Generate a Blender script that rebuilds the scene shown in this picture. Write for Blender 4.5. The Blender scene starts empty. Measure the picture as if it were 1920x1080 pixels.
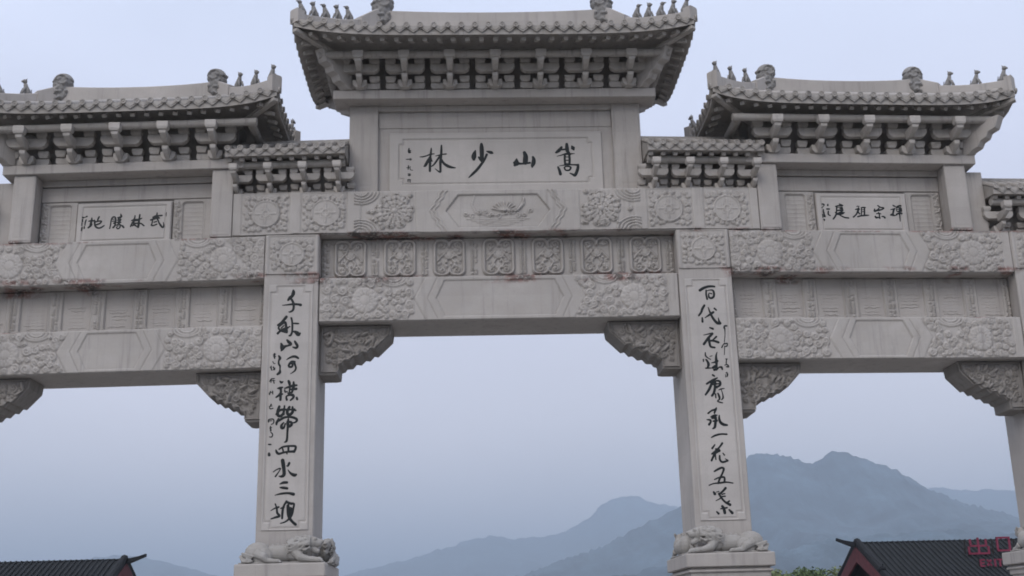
import bpy, bmesh, math, random
import numpy as np
from mathutils import Vector, Matrix
random.seed(7)
R = math.radians
sc = bpy.context.scene
# ---------------------------------------------------------------- camera
cam = bpy.data.cameras.new("camera")
camo = bpy.data.objects.new("camera", cam)
sc.collection.objects.link(camo); sc.camera = camo
cam.sensor_width = 36.0
cam.lens = 2209.331/1920*36
cam.clip_start = 0.2; cam.clip_end = 40000
_f = Vector((0.03831026, 0.95990017, 0.27771205)).normalized()
_r = Vector((4.52240484e-04, -1.47304893e-05, -1.14710583e-05)).normalized()
_u = _r.cross(_f)
camo.matrix_world = Matrix(((_r.x, _u.x, -_f.x, -0.6202), (_r.y, _u.y, -_f.y, -21.2657),
                            (_r.z, _u.z, -_f.z, 1.6), (0, 0, 0, 1)))
# ---------------------------------------------------------------- sky: overcast
SUN_EL, SUN_ROT = 36, 208
world = bpy.data.worlds.new("World"); sc.world = world
world.use_nodes = True
wn, wl = world.node_tree.nodes, world.node_tree.links
wn.clear()
def wnode(t, **k):
    n = wn.new(t)
    for a, b in k.items(): setattr(n, a, b)
    return n
sky = wnode('ShaderNodeTexSky', sky_type='NISHITA', sun_disc=False)
sky.sun_elevation = R(SUN_EL); sky.sun_rotation = R(SUN_ROT)
sky.air_density = 1.5; sky.dust_density = 4.0
tc = wnode('ShaderNodeTexCoord'); sep = wnode('ShaderNodeSeparateXYZ')
wl.new(tc.outputs['Generated'], sep.inputs[0])
# cloud layer: luminance rises from horizon to zenith as under a closed overcast
ramp = wnode('ShaderNodeValToRGB')
cr = ramp.color_ramp; cr.interpolation = 'LINEAR'
OVERCAST = [(0.0, (7.3, 6.8, 7.2)), (0.14, (7.0, 6.65, 7.3)), (0.30, (5.9, 5.95, 7.15)),
            (0.5, (6.1, 6.6, 8.2)), (0.75, (9.3, 9.6, 11.2)), (1.0, (11.2, 11.5, 12.8))]
SC = 14.0
for i, (p, c) in enumerate(OVERCAST):
    e = cr.elements[i] if i < 2 else cr.elements.new(p)
    e.position = p; e.color = (c[0]/SC, c[1]/SC, c[2]/SC, 1)
wl.new(sep.outputs['Z'], ramp.inputs['Fac'])
ns = wnode('ShaderNodeTexNoise'); ns.inputs['Scale'].default_value = 1.9
ns.inputs['Detail'].default_value = 5; ns.inputs['Roughness'].default_value = 0.45
mp = wnode('ShaderNodeMapping'); mp.inputs['Scale'].default_value = (1, 1, 2.2)
wl.new(tc.outputs['Generated'], mp.inputs[0]); wl.new(mp.outputs[0], ns.inputs['Vector'])
mr = wnode('ShaderNodeMapRange'); mr.inputs[1].default_value = .3; mr.inputs[2].default_value = .7
mr.inputs[3].default_value = SC*0.88; mr.inputs[4].default_value = SC*1.11
wl.new(ns.outputs[0], mr.inputs[0])
vs = wnode('ShaderNodeVectorMath', operation='SCALE')
wl.new(ramp.outputs[0], vs.inputs[0]); wl.new(mr.outputs[0], vs.inputs['Scale'])
mix = wnode('ShaderNodeMix', data_type='RGBA'); mix.inputs[0].default_value = 0.9
wl.new(sky.outputs[0], mix.inputs[6]); wl.new(vs.outputs[0], mix.inputs[7])
bg = wnode('ShaderNodeBackground'); bg.inputs[1].default_value = 0.1
wl.new(mix.outputs[2], bg.inputs[0])
wo = wnode('ShaderNodeOutputWorld'); wl.new(bg.outputs[0], wo.inputs[0])
# ---------------------------------------------------------------- sun through cloud
sl = bpy.data.lights.new("sun", 'SUN'); sl.energy = 1.0; sl.angle = R(35); sl.color = (1, .955, .90)
so = bpy.data.objects.new("sun", sl); sc.collection.objects.link(so)
_e, _a = R(SUN_EL), R(SUN_ROT)
_d = Vector((math.sin(_a)*math.cos(_e), math.cos(_a)*math.cos(_e), math.sin(_e)))
so.rotation_euler = _d.to_track_quat('Z', 'Y').to_euler()
sc.view_settings.view_transform = 'Standard'; sc.view_settings.look = 'None'
sc.view_settings.gamma = 1; sc.view_settings.use_curve_mapping = False
sc.view_settings.exposure = 0.6
sc.cycles.volume_max_steps = 64
sc.cycles.max_bounces = 6
sc.cycles.pixel_filter_type = 'BLACKMAN_HARRIS'; sc.cycles.filter_width = 1.8
# ================================================================ helpers
def link(o): sc.collection.objects.link(o); return o
def tag(o, label=None, cat=None, group=None, kind=None):
    if label: o['label'] = label
    if cat: o['category'] = cat
    if group: o['group'] = group
    if kind: o['kind'] = kind
    return o
def empty(name, loc=(0, 0, 0), label=None, cat=None, group=None):
    o = bpy.data.objects.new(name, None); link(o); o.location = loc; o.empty_display_size = .2
    return tag(o, label, cat, group)
def wloc(o):
    v = Vector(o.location)
    while o.parent: o = o.parent; v += Vector(o.location)
    return v
class MB:
    def __init__(s): s.v = []; s.f = []
    def add(s, vs, fs):
        b = len(s.v); s.v += [tuple(p) for p in vs]; s.f += [tuple(b+i for i in f) for f in fs]; return s
    def box(s, x0, x1, y0, y1, z0, z1):
        vs = [(x, y, z) for z in (z0, z1) for y in (y0, y1) for x in (x0, x1)]
        return s.add(vs, [(0, 2, 3, 1), (4, 5, 7, 6), (0, 1, 5, 4), (2, 6, 7, 3), (0, 4, 6, 2), (1, 3, 7, 5)])
    def frustum(s, x0, x1, y0, y1, z0, z1, k=.7, ky=None):
        ky = k if ky is None else ky
        cx, cy = (x0+x1)/2, (y0+y1)/2
        vs = [(cx+(x-cx)*k, cy+(y-cy)*ky, z0) for y in (y0, y1) for x in (x0, x1)] + [(x, y, z1) for y in (y0, y1) for x in (x0, x1)]
        return s.add(vs, [(0, 2, 3, 1), (4, 5, 7, 6), (0, 1, 5, 4), (2, 6, 7, 3), (0, 4, 6, 2), (1, 3, 7, 5)])
    def prism(s, prof, a, b, axis='y'):       # prof: (u,v) pairs in the plane across the axis
        n = len(prof)
        def P(u, v, t): return {'y': (u, t, v), 'x': (t, u, v), 'z': (u, v, t)}[axis]
        vs = [P(u, v, a) for u, v in prof] + [P(u, v, b) for u, v in prof]
        fs = [tuple(range(n)), tuple(range(2*n-1, n-1, -1))] + [(i, (i+1) % n, n+(i+1) % n, n+i) for i in range(n)]
        return s.add(vs, fs)
    def tube(s, pts, rad, n=8, flat=1.0, cap=True):
        pts = [Vector(p) for p in pts]; m = len(pts)
        rad = [rad]*m if not hasattr(rad, '__len__') else rad
        vs = []; up = Vector((0, 0, 1))
        for i, p in enumerate(pts):
            t = (pts[min(i+1, m-1)]-pts[max(i-1, 0)]).normalized()
            a = t.cross(up)
            if a.length < .05: a = t.cross(Vector((0, 1, 0)))
            a.normalize(); b = t.cross(a)
            for k in range(n):
                th = 2*math.pi*k/n
                vs.append(p+a*math.cos(th)*rad[i]+b*math.sin(th)*rad[i]*flat)
        fs = [(i*n+k, i*n+(k+1) % n, (i+1)*n+(k+1) % n, (i+1)*n+k) for i in range(m-1) for k in range(n)]
        if cap: fs += [tuple(range(n)), tuple(range((m-1)*n, m*n))]
        return s.add(vs, fs)
    def ball(s, c, rx, ry=None, rz=None, n=10, m=7):
        ry = ry or rx; rz = rz or rx
        vs = [(c[0], c[1], c[2]-rz)]
        for j in range(1, m):
            ph = -math.pi/2+math.pi*j/m
            for i in range(n):
                th = 2*math.pi*i/n
                vs.append((c[0]+rx*math.cos(ph)*math.cos(th), c[1]+ry*math.cos(ph)*math.sin(th), c[2]+rz*math.sin(ph)))
        vs.append((c[0], c[1], c[2]+rz))
        fs = [(0, 1+(i+1) % n, 1+i) for i in range(n)]
        for j in range(m-2):
            for i in range(n): fs.append((1+j*n+i, 1+j*n+(i+1) % n, 1+(j+1)*n+(i+1) % n, 1+(j+1)*n+i))
        t = len(vs)-1
        fs += [(1+(m-2)*n+i, 1+(m-2)*n+(i+1) % n, t) for i in range(n)]
        return s.add(vs, fs)
    def mapped(s, P): s.v = [tuple(P(*p)) for p in s.v]; return s
    def mesh(s, name, mat=None, bevel=0, smooth=False, origin=None):
        v = s.v
        if origin is not None: v = [(p[0]-origin[0], p[1]-origin[1], p[2]-origin[2]) for p in v]
        me = bpy.data.meshes.new(name); me.from_pydata(v, [], s.f)
        bm = bmesh.new(); bm.from_mesh(me)
        bmesh.ops.recalc_face_normals(bm, faces=bm.faces)
        if bevel:
            ed = [e for e in bm.edges if len(e.link_faces) == 2 and e.calc_face_angle(0) > .6]
            bmesh.ops.bevel(bm, geom=ed, offset=bevel, segments=1, affect='EDGES', profile=.5)
        bm.to_mesh(me); bm.free()
        if smooth: me.polygons.foreach_set('use_smooth', [True]*len(me.polygons))
        if mat: me.materials.append(mat)
        return me
    def build(s, name, mat, parent=None, bevel=0, smooth=False, label=None, kind=None, cat=None, group=None):
        xs = [p[0] for p in s.v]; ys = [p[1] for p in s.v]; zs = [p[2] for p in s.v]
        og = Vector(((min(xs)+max(xs))/2, (min(ys)+max(ys))/2, min(zs)))
        o = bpy.data.objects.new(name, s.mesh(name, mat, bevel, smooth, og)); link(o)
        if parent: o.parent = parent; o.location = og-wloc(parent)
        else: o.location = og
        return tag(o, label, cat, group, kind)
def inst(name, me, parent, M):      # shared mesh data, its own object; M is the world matrix
    o = bpy.data.objects.new(name, me); link(o)
    if parent:
        o.parent = parent
        M = Matrix.Translation(-wloc(parent)) @ M
    o.matrix_local = M
    return o
# ---------------------------------------------------------------- materials
def mat_new(name):
    m = bpy.data.materials.new(name); m.use_nodes = True
    nt = m.node_tree; nt.nodes.clear()
    o = nt.nodes.new('ShaderNodeOutputMaterial'); b = nt.nodes.new('ShaderNodeBsdfPrincipled')
    nt.links.new(b.outputs[0], o.inputs[0]); b.inputs['Specular IOR Level'].default_value = .25
    return m, nt, b
def nd(nt, t, **k):
    n = nt.nodes.new(t)
    for a, c in k.items(): setattr(n, a, c)
    return n
def noise(nt, vec, scale, detail=4, rough=.55):
    n = nd(nt, 'ShaderNodeTexNoise'); n.inputs['Scale'].default_value = scale
    n.inputs['Detail'].default_value = detail; n.inputs['Roughness'].default_value = rough
    if vec is not None: nt.links.new(vec, n.inputs['Vector'])
    return n.outputs[0]
def mrange(nt, v, a, b, c, d, smooth=False):
    n = nd(nt, 'ShaderNodeMapRange')
    if smooth: n.interpolation_type = 'SMOOTHSTEP'
    for i, x in enumerate((a, b, c, d)): n.inputs[i+1].default_value = x
    nt.links.new(v, n.inputs[0]); return n.outputs[0]
def math_(nt, op, a, b=None):
    n = nd(nt, 'ShaderNodeMath', operation=op)
    for i, x in enumerate((a, b)):
        if x is None: continue
        if isinstance(x, (int, float)): n.inputs[i].default_value = x
        else: nt.links.new(x, n.inputs[i])
    return n.outputs[0]
def mixc(nt, f, a, b):
    n = nd(nt, 'ShaderNodeMix', data_type='RGBA')
    for i, x in ((0, f), (6, a), (7, b)):
        if isinstance(x, (int, float)): n.inputs[i].default_value = x
        elif isinstance(x, tuple): n.inputs[i].default_value = (*x, 1)
        else: nt.links.new(x, n.inputs[i])
    return n.outputs[2]
def stone(name, base=(.455, .424, .399), stains=True, rough=.78, streak=1.0, blotch=.5, cavity=0, bump=.22):
    m, nt, b = mat_new(name)
    g = nd(nt, 'ShaderNodeNewGeometry').outputs['Position']
    big = noise(nt, g, .55, 4, .6); mid = noise(nt, g, 4.2, 5, .62); fine = noise(nt, g, 75, 2, .6)
    dark = tuple(c*.80 for c in base); lite = tuple(min(1, c*1.10) for c in base)
    c = mixc(nt, mrange(nt, big, .3, .7, 0, 1), dark, lite)
    c = mixc(nt, mrange(nt, mid, .35, .75, 0, blotch), c, tuple(x*.84 for x in (base[0]*1.01, base[1]*.99, base[2]*.95)))
    c = mixc(nt, mrange(nt, fine, .3, .7, .25, 0), c, tuple(x*.62 for x in base))
    # tone of the separate blocks the thing is cut from
    sn = nd(nt, 'ShaderNodeVectorMath', operation='SNAP'); sn.inputs[1].default_value = (1.9, 40, .43)
    ad = nd(nt, 'ShaderNodeVectorMath', operation='ADD'); ad.inputs[1].default_value = (.37, 20, .11)
    nt.links.new(g, ad.inputs[0]); nt.links.new(ad.outputs[0], sn.inputs[0])
    wn_ = nd(nt, 'ShaderNodeTexWhiteNoise'); nt.links.new(sn.outputs[0], wn_.inputs[0])
    c = mixc(nt, mrange(nt, wn_.outputs[0], 0, 1, 0, .13), c, tuple(x*.45 for x in base))
    if cavity:      # darker in the hollows of the carving
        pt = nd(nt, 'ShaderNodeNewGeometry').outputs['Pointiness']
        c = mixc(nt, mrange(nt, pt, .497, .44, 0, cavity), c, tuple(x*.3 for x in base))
    # rain streaks running down the faces
    mp = nd(nt, 'ShaderNodeMapping'); mp.inputs['Scale'].default_value = (5.5, 5.5, .35); nt.links.new(g, mp.inputs[0])
    st = noise(nt, mp.outputs[0], 1.6, 5, .65)
    c = mixc(nt, mrange(nt, st, .50, .76, 0, .6*streak, True), c, tuple(x*.5 for x in base))
    if stains:
        sp = nd(nt, 'ShaderNodeSeparateXYZ'); nt.links.new(g, sp.inputs[0])
        z = sp.outputs['Z']
        n1 = noise(nt, g, 1.1, 3, .5); n2 = noise(nt, g, 13, 5, .7)
        for z0, w, lo in ((8.08, .08, .45), (8.87, .08, .45), (8.0, .06, .50), (7.93, .09, .52), (7.13, .04, .58)):
            d = math_(nt, 'ABSOLUTE', math_(nt, 'SUBTRACT', z, z0))
            band = mrange(nt, d, 0, w, 1, 0, True)
            msk = math_(nt, 'MULTIPLY', mrange(nt, n1, lo, lo+.1, 0, 1, True), mrange(nt, n2, .38, .5, 0, 1, True))
            f = math_(nt, 'MULTIPLY', math_(nt, 'MULTIPLY', band, msk), .85)
            rc = mixc(nt, mrange(nt, noise(nt, g, 5, 2), .42, .58, 0, 1), (.055, .045, .04), (.20, .095, .08))
            c = mixc(nt, f, c, rc)
    nt.links.new(c, b.inputs['Base Color']); b.inputs['Roughness'].default_value = rough
    bp = nd(nt, 'ShaderNodeBump'); bp.inputs['Strength'].default_value = bump; bp.inputs['Distance'].default_value = .012
    hh = math_(nt, 'ADD', fine, math_(nt, 'MULTIPLY', mid, 1.5))
    nt.links.new(hh, bp.inputs['Height']); nt.links.new(bp.outputs[0], b.inputs['Normal'])
    return m
def plain(name, col, rough=.6, var=.25, scale=6, spec=.25, bump=0):
    m, nt, b = mat_new(name)
    g = nd(nt, 'ShaderNodeNewGeometry').outputs['Position']
    n = noise(nt, g, scale, 5, .6)
    c = mixc(nt, mrange(nt, n, .3, .7, 0, 1), tuple(x*(1-var) for x in col), tuple(min(1, x*(1+var)) for x in col))
    nt.links.new(c, b.inputs['Base Color']); b.inputs['Roughness'].default_value = rough
    b.inputs['Specular IOR Level'].default_value = spec
    if bump:
        bp = nd(nt, 'ShaderNodeBump'); bp.inputs['Strength'].default_value = bump; bp.inputs['Distance'].default_value = .05
        nt.links.new(n, bp.inputs['Height']); nt.links.new(bp.outputs[0], b.inputs['Normal'])
    return m
STONE = stone('pale_granite')
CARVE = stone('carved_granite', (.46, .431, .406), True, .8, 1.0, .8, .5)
TILE = stone('roof_granite', (.41, .385, .362), False, .75, 1.6, 1.4)
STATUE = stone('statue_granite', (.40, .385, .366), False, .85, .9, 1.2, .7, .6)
SHADE_TINT = stone('shade_tinted_granite', (.33, .31, .29), False, .85, 1.2, 1.2)  # granite darkened in colour to paint the shade behind the bracket sets
QUETI = stone('dirt_and_shade_granite', (.30, .280, .262), False, .85, 1.4, 1.2, .6)  # corner-bracket stone: grimy, with the shade of the recess also painted in
BRK = stone('bracket_granite', (.50, .470, .442), False, .8, .9, 1.0)  # same granite, lightened in colour so the brackets look better lit
PLAQ = stone('plaque_granite', (.495, .465, .440), False, .7, .35, .35)  # inscription panels: their brighter lighting is put into the stone colour
INK = plain('black_paint', (.009, .012, .013), .5, .35, 30)
# ================================================================ relief canvases
class Canvas:
    def __init__(s, x0, x1, z0, z1, res):
        s.nx = max(4, int(round((x1-x0)/res)))+1; s.nz = max(4, int(round((z1-z0)/res)))+1
        s.x = np.linspace(x0, x1, s.nx); s.z = np.linspace(z0, z1, s.nz)
        s.X, s.Z = np.meshgrid(s.x, s.z); s.H = np.zeros_like(s.X); s.b = (x0, x1, z0, z1)
    def win(s, xa, xb, za, zb):
        i0, i1 = np.searchsorted(s.x, (xa, xb)); j0, j1 = np.searchsorted(s.z, (za, zb))
        return slice(j0, j1), slice(i0, i1)
    def dist(s, pts, pad):
        p = np.array(pts, float)
        w = s.win(p[:, 0].min()-pad, p[:, 0].max()+pad, p[:, 1].min()-pad, p[:, 1].max()+pad)
        X, Z = s.X[w], s.Z[w]; D = np.full(X.shape, 9.)
        if X.size == 0: return w, D
        for a, b in zip(p[:-1], p[1:]):
            d = b-a; L = d@d+1e-12
            t = np.clip(((X-a[0])*d[0]+(Z-a[1])*d[1])/L, 0, 1)
            D = np.minimum(D, np.hypot(X-a[0]-t*d[0], Z-a[1]-t*d[1]))
        return w, D
    def line(s, pts, w, h, add=False):
        wi, D = s.dist(pts, w)
        pr = h*np.sqrt(np.clip(1-(D/w)**2, 0, 1))
        Hw = s.H[wi]
        s.H[wi] = Hw+pr if add else np.where(D < w, np.maximum(Hw, pr+np.minimum(Hw, 0)), Hw)
    def groove(s, pts, w, d):
        wi, D = s.dist(pts, w); s.H[wi] -= d*np.clip(1-(D/w)**2, 0, 1)
    def dome(s, cx, cz, rx, rz, h, rot=0, p=.5):
        r = max(rx, rz); w = s.win(cx-r, cx+r, cz-r, cz+r); X, Z = s.X[w]-cx, s.Z[w]-cz
        c, n = math.cos(rot), math.sin(rot); u = (X*c+Z*n)/rx; v = (-X*n+Z*c)/rz
        q = 1-u*u-v*v; s.H[w] = np.where(q > 0, np.maximum(s.H[w], h*np.clip(q, 0, 1)**p), s.H[w])
    def spiral(s, cx, cz, r, turns=1.5, d=1, a0=0, w=.016, h=.03):
        n = 22; P = []
        for i in range(n):
            t = i/(n-1); rr = r*(1-t*.86); a = a0+d*t*turns*2*math.pi
            P.append((cx+rr*math.cos(a), cz+rr*math.sin(a)))
        s.line(P, w, h)
    def fillpoly(s, poly, h):
        X, Z = s.X, s.Z; ins = np.zeros(X.shape, bool); n = len(poly)
        for i in range(n):
            (xa, za), (xb, zb) = poly[i], poly[(i+1) % n]
            if za == zb: continue
            c = ((za > Z) != (zb > Z)) & (X < (xb-xa)*(Z-za)/(zb-za)+xa); ins ^= c
        s.H[ins] += h; return ins
    def frame(s, x0, x1, z0, z1, w, h, r=.0):
        P = rrect(x0, x1, z0, z1, r); s.line(P+[P[0]], w, h)
def rrect(x0, x1, z0, z1, r, n=5):
    P = []
    for cx, cz, a in ((x1-r, z1-r, 0), (x0+r, z1-r, 90), (x0+r, z0+r, 180), (x1-r, z0+r, 270)):
        for k in range(n): t = R(a+90*k/(n-1)); P.append((cx+r*math.cos(t), cz+r*math.sin(t)))
    return P
def relief(name, mat, parent, P, x0, x1, z0, z1, y, draw, res=.0145, label=None, mask=None, skirt=.003, hs=1.0, open=''):
    c = Canvas(x0, x1, z0, z1, res); draw(c)
    H = c.H
    H *= hs
    H[0, :] = -skirt; H[-1, :] = -skirt
    if 'l' not in open: H[:, 0] = -skirt
    if 'r' not in open: H[:, -1] = -skirt
    for a_, b_ in ((c.X, 1), (c.Z, 0)):     # steep rim: the outer ring sits right under the next one
        if b_:
            if 'l' not in open: a_[:, 0] = a_[:, 1]-.003
            if 'r' not in open: a_[:, -1] = a_[:, -2]+.003
        else: a_[0, :] = a_[1, :]-.003; a_[-1, :] = a_[-2, :]+.003
    ins = None
    if mask is not None:
        c2 = Canvas(x0, x1, z0, z1, res); ins = c2.fillpoly(mask, 0)
    vs = [P(float(c.X[j, i]), y-float(H[j, i]), float(c.Z[j, i])) for j in range(c.nz) for i in range(c.nx)]
    nx = c.nx; fs = []
    for j in range(c.nz-1):
        for i in range(nx-1):
            if ins is not None and not (ins[j, i] and ins[j+1, i+1] and ins[j, i+1] and ins[j+1, i]): continue
            fs.append((j*nx+i, j*nx+i+1, (j+1)*nx+i+1, (j+1)*nx+i))
    xs = [v[0] for v in vs]; ys = [v[1] for v in vs]
    og = Vector(((min(xs)+max(xs))/2, sum(ys)/len(ys), z0))
    me = bpy.data.meshes.new(name)
    me.from_pydata([(v[0]-og.x, v[1]-og.y, v[2]-og.z) for v in vs], [], fs)
    # face the viewer (-y)
    if me.polygons and me.polygons[0].normal.y > 0: me.flip_normals()
    me.polygons.foreach_set('use_smooth', [True]*len(me.polygons)); me.materials.append(mat)
    o = bpy.data.objects.new(name, me); link(o)
    if parent: o.parent = parent; o.location = og-wloc(parent)
    else: o.location = og
    return tag(o, label)
# ---- motifs
def curls(c, x0, x1, z0, z1, rnd, avoid=(), r0=.052, r1=.1, n=60, ok=None, amp=1.0):
    placed = []
    tries = 0
    while tries < n*25 and len(placed) < n:
        tries += 1
        r = rnd.uniform(r0, r1)*(1 if tries < n*8 else .72)
        x = rnd.uniform(x0+r, x1-r); z = rnd.uniform(z0+r, z1-r)
        if ok and not ok(x, z, r): continue
        if any(math.hypot(x-a, z-b) < (r+q)*.86 for a, b, q in placed): continue
        if any(math.hypot(x-a, z-b) < r+q for a, b, q in avoid): continue
        placed.append((x, z, r))
        d = rnd.choice((-1, 1)); a0 = rnd.uniform(0, 6.28)
        c.dome(x, z, r*.96, r*.96, .011*amp, 0, .3)
        c.spiral(x, z, r*.88, 1.3, d, a0, max(r*.15, .009), .036*amp)
        # a leaf tail running off the curl
        t = a0-d*.5; tx, tz = x+r*1.5*math.cos(t), z+r*1.5*math.sin(t)
        if x0 < tx < x1 and z0 < tz < z1: c.line([(x+r*.9*math.cos(a0), z+r*.9*math.sin(a0)), (tx, tz)], r*.16, .026*amp)
def lotus(c, cx, cz, r, k=14):
    c.dome(cx, cz, r*1.05, r*1.05, .014, 0, .2)
    for i in range(k):
        a = 2*math.pi*i/k
        c.dome(cx+r*.8*math.cos(a), cz+r*.8*math.sin(a), r*.26, r*.2, .03, a)
    for i in range(k):
        a = 2*math.pi*(i+.5)/k
        c.dome(cx+r*.58*math.cos(a), cz+r*.58*math.sin(a), r*.2, r*.14, .036, a)
    c.dome(cx, cz, r*.42, r*.42, .04, 0, .25)
def chevs(c, cx, hw, zm, zt, zb, s=1):
    """three nested engraved chevrons: hw = tip half-widths and end half-widths"""
    for tip, end, w, d in hw:
        for sd in (-1, 1):
            c.groove([(cx+sd*end, zt), (cx+sd*tip, zm), (cx+sd*end, zb)], w, d)
def beam_face(cx, half, z0, z1, tips, seed, flower=True, margin=.19, lobes=True):
    zm = (z0+z1)/2
    t0, t1, t2 = tips
    dz = (z1-z0)/2
    def draw(c):
        rnd = random.Random(seed)
        e0, e1, e2 = t0-.16, t1-.2, t2-.22
        ih = .82*dz
        for sd in (-1, 1):
            xa, xb = cx+sd*(t2-.02), cx+sd*(half-margin)
            lo, hi = min(xa, xb), max(xa, xb)
            c.fillpoly([(cx+sd*(half-margin), z0), (cx+sd*(half-margin), z1), (cx+sd*(e2+.01), z1), (cx+sd*(t2+.01), zm), (cx+sd*(e2+.01), z0)], -.016)
            mx = cx+sd*(half-margin-.42*(half-margin-t2)); r = min(.235, dz*.56)
            lotus(c, mx, zm-.02, r)
            av = [(mx, zm-.02, r)]
            if lobes:
                hx = cx+sd*(t2+.24*(half-margin-t2)); hz = z1-.02
                for q in (.26, .2, .13): c.line([(hx+q*math.cos(a), hz+q*.62*math.sin(a)) for a in np.linspace(math.pi, 2*math.pi, 12)], .02, .03)
                av.append((hx, hz, .23))
            ok = lambda x, z, rr: abs(x-cx)-rr*.8 > t2-.24*abs(z-zm)/dz
            curls(c, lo-.2, hi, z0+.012, z1-.012, rnd, av, .055, .095, 60, ok)
            c.line([(cx+sd*(half-margin), z0), (cx+sd*(half-margin), z1)], .012, .02)
        chevs(c, cx, ((t2, e2, .016, .022), (t1, e1, .013, .02)), zm, z1, z0)
        hexa = [(cx-t0, zm), (cx-e0, zm+ih), (cx+e0, zm+ih), (cx+t0, zm), (cx+e0, zm-ih), (cx-e0, zm-ih)]
        c.fillpoly(hexa, -.03)
    return draw
def wheel(cx, cz, r, x0, x1, z0, z1, seed):
    def draw(c):
        rnd = random.Random(seed)
        c.fillpoly([(x0, z0), (x1, z0), (x1, z1), (x0, z1)], -.018)
        curls(c, x0+.03, x1-.03, z0+.04, z1-.04, rnd, [(cx, cz, r*.98)], .04, .075, 40, None, .55)
        c.dome(cx, cz, r*.99, r*.99, .016, 0, .15)
        c.line([(cx+r*math.cos(a), cz+r*math.sin(a)) for a in np.linspace(0, 2*math.pi, 40)], .017, .036)
        for k in range(4):
            a = k*math.pi/2
            c.line([(cx+r*.2*math.cos(a), cz+r*.2*math.sin(a)), (cx+r*.72*math.cos(a), cz+r*.72*math.sin(a))], .02, .034)
            a += math.pi/4
            c.line([(cx+r*.36*math.cos(a-.5), cz+r*.36*math.sin(a-.5)), (cx+r*.5*math.cos(a), cz+r*.5*math.sin(a)), (cx+r*.36*math.cos(a+.5), cz+r*.36*math.sin(a+.5))], .014, .028)
        c.line([(cx+r*.25*math.cos(a), cz+r*.25*math.sin(a)) for a in np.linspace(0, 2*math.pi, 16)], .016, .034)
    return draw
def peony(cx, cz, r, x0, x1, z0, z1, seed):
    def draw(c):
        rnd = random.Random(seed)
        c.fillpoly([(x0, z0), (x1, z0), (x1, z1), (x0, z1)], -.016)
        for ring, k, pr in ((.84, 9, .3), (.56, 8, .27), (.3, 6, .2)):
            for i in range(k):
                a = 2*math.pi*(i+rnd.uniform(-.2, .2))/k+ring
                x, z = cx+r*ring*math.cos(a)*1.05, cz+r*ring*math.sin(a)
                c.dome(x, z, r*pr*.75, r*pr, .026+.014*(1-ring), a, .5)
                c.groove([(x-r*pr*.3*math.cos(a), z-r*pr*.3*math.sin(a)), (x+r*pr*math.cos(a), z+r*pr*math.sin(a))], .013, .03)
                c.line([(x+r*pr*math.cos(a+q), z+r*pr*math.sin(a+q)) for q in np.linspace(-1, 1, 7)], .011, .042)
        c.dome(cx, cz, r*.2, r*.2, .05)
        av = [(cx, cz, r*1.02)]
        ox_ = x0 if abs(x0) > abs(x1) else x1
        for (ox, oz) in ((ox_, z1), (ox_, z0)):
            for q in (.1, .155, .21, .26):
                c.line([(ox+q*1.3*math.cos(a), oz+q*math.sin(a)) for a in np.linspace(0, 2*math.pi, 26)], .016, .03)
            av.append((ox, oz, .3))
        curls(c, x0+.01, x1-.01, z0+.01, z1-.01, rnd, av, .03, .05, 8)
    return draw
def arch_hex(cx, z0, z1, seed):
    zm = (z0+z1)/2
    def draw(c):
        rnd = random.Random(seed)
        hexa = [(cx-1.0, zm), (cx-.76, zm+.33), (cx+.76, zm+.33), (cx+1.0, zm), (cx+.76, zm-.33), (cx-.76, zm-.33)]
        c.fillpoly(hexa, -.035)
        for t, e in ((1.22, .98), (1.3, 1.06)):
            for sd in (-1, 1):
                P = []
                for q in np.linspace(-1, 1, 23):
                    P.append((cx+sd*(t-(t-e)*abs(q)+.018*math.sin(q*17)), zm+q*(z1-z0)/2))
                c.line(P, .016, .02)
        # low landscape scene inside: boats of waves, lotus and a rising bird tail
        c.line([(cx-.45, zm+.3), (cx-.5, zm+.12), (cx-.44, zm-.02), (cx-.2, zm-.1), (cx+.3, zm-.06), (cx+.42, zm+.06), (cx+.5, zm+.22)], .016, .014)
        for i in range(9):
            a = math.pi*(.1+.8*i/8); c.line([(cx+.12, zm-.02), (cx+.12+.24*math.cos(a), zm-.02+.2*math.sin(a))], .015, .03)
        for k in range(11):
            x = cx-.62+.125*k; z = zm-.06-.05*math.sin(k*1.7)
            c.spiral(x, z, .05, 1, 1 if k % 2 else -1, k, .013, .026)
        for k in range(5):
            z = zm-.16-.035*k; c.line([(cx-.6+.1*k, z), (cx-.2, z-.012), (cx+.2, z+.008), (cx+.6-.1*k, z)], .011, .014)
        c.line([(cx+.2, zm-.02), (cx+.38, zm+.0), (cx+.5, zm+.14), (cx+.5, zm+.24)], .022, .032)
    return draw
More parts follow.
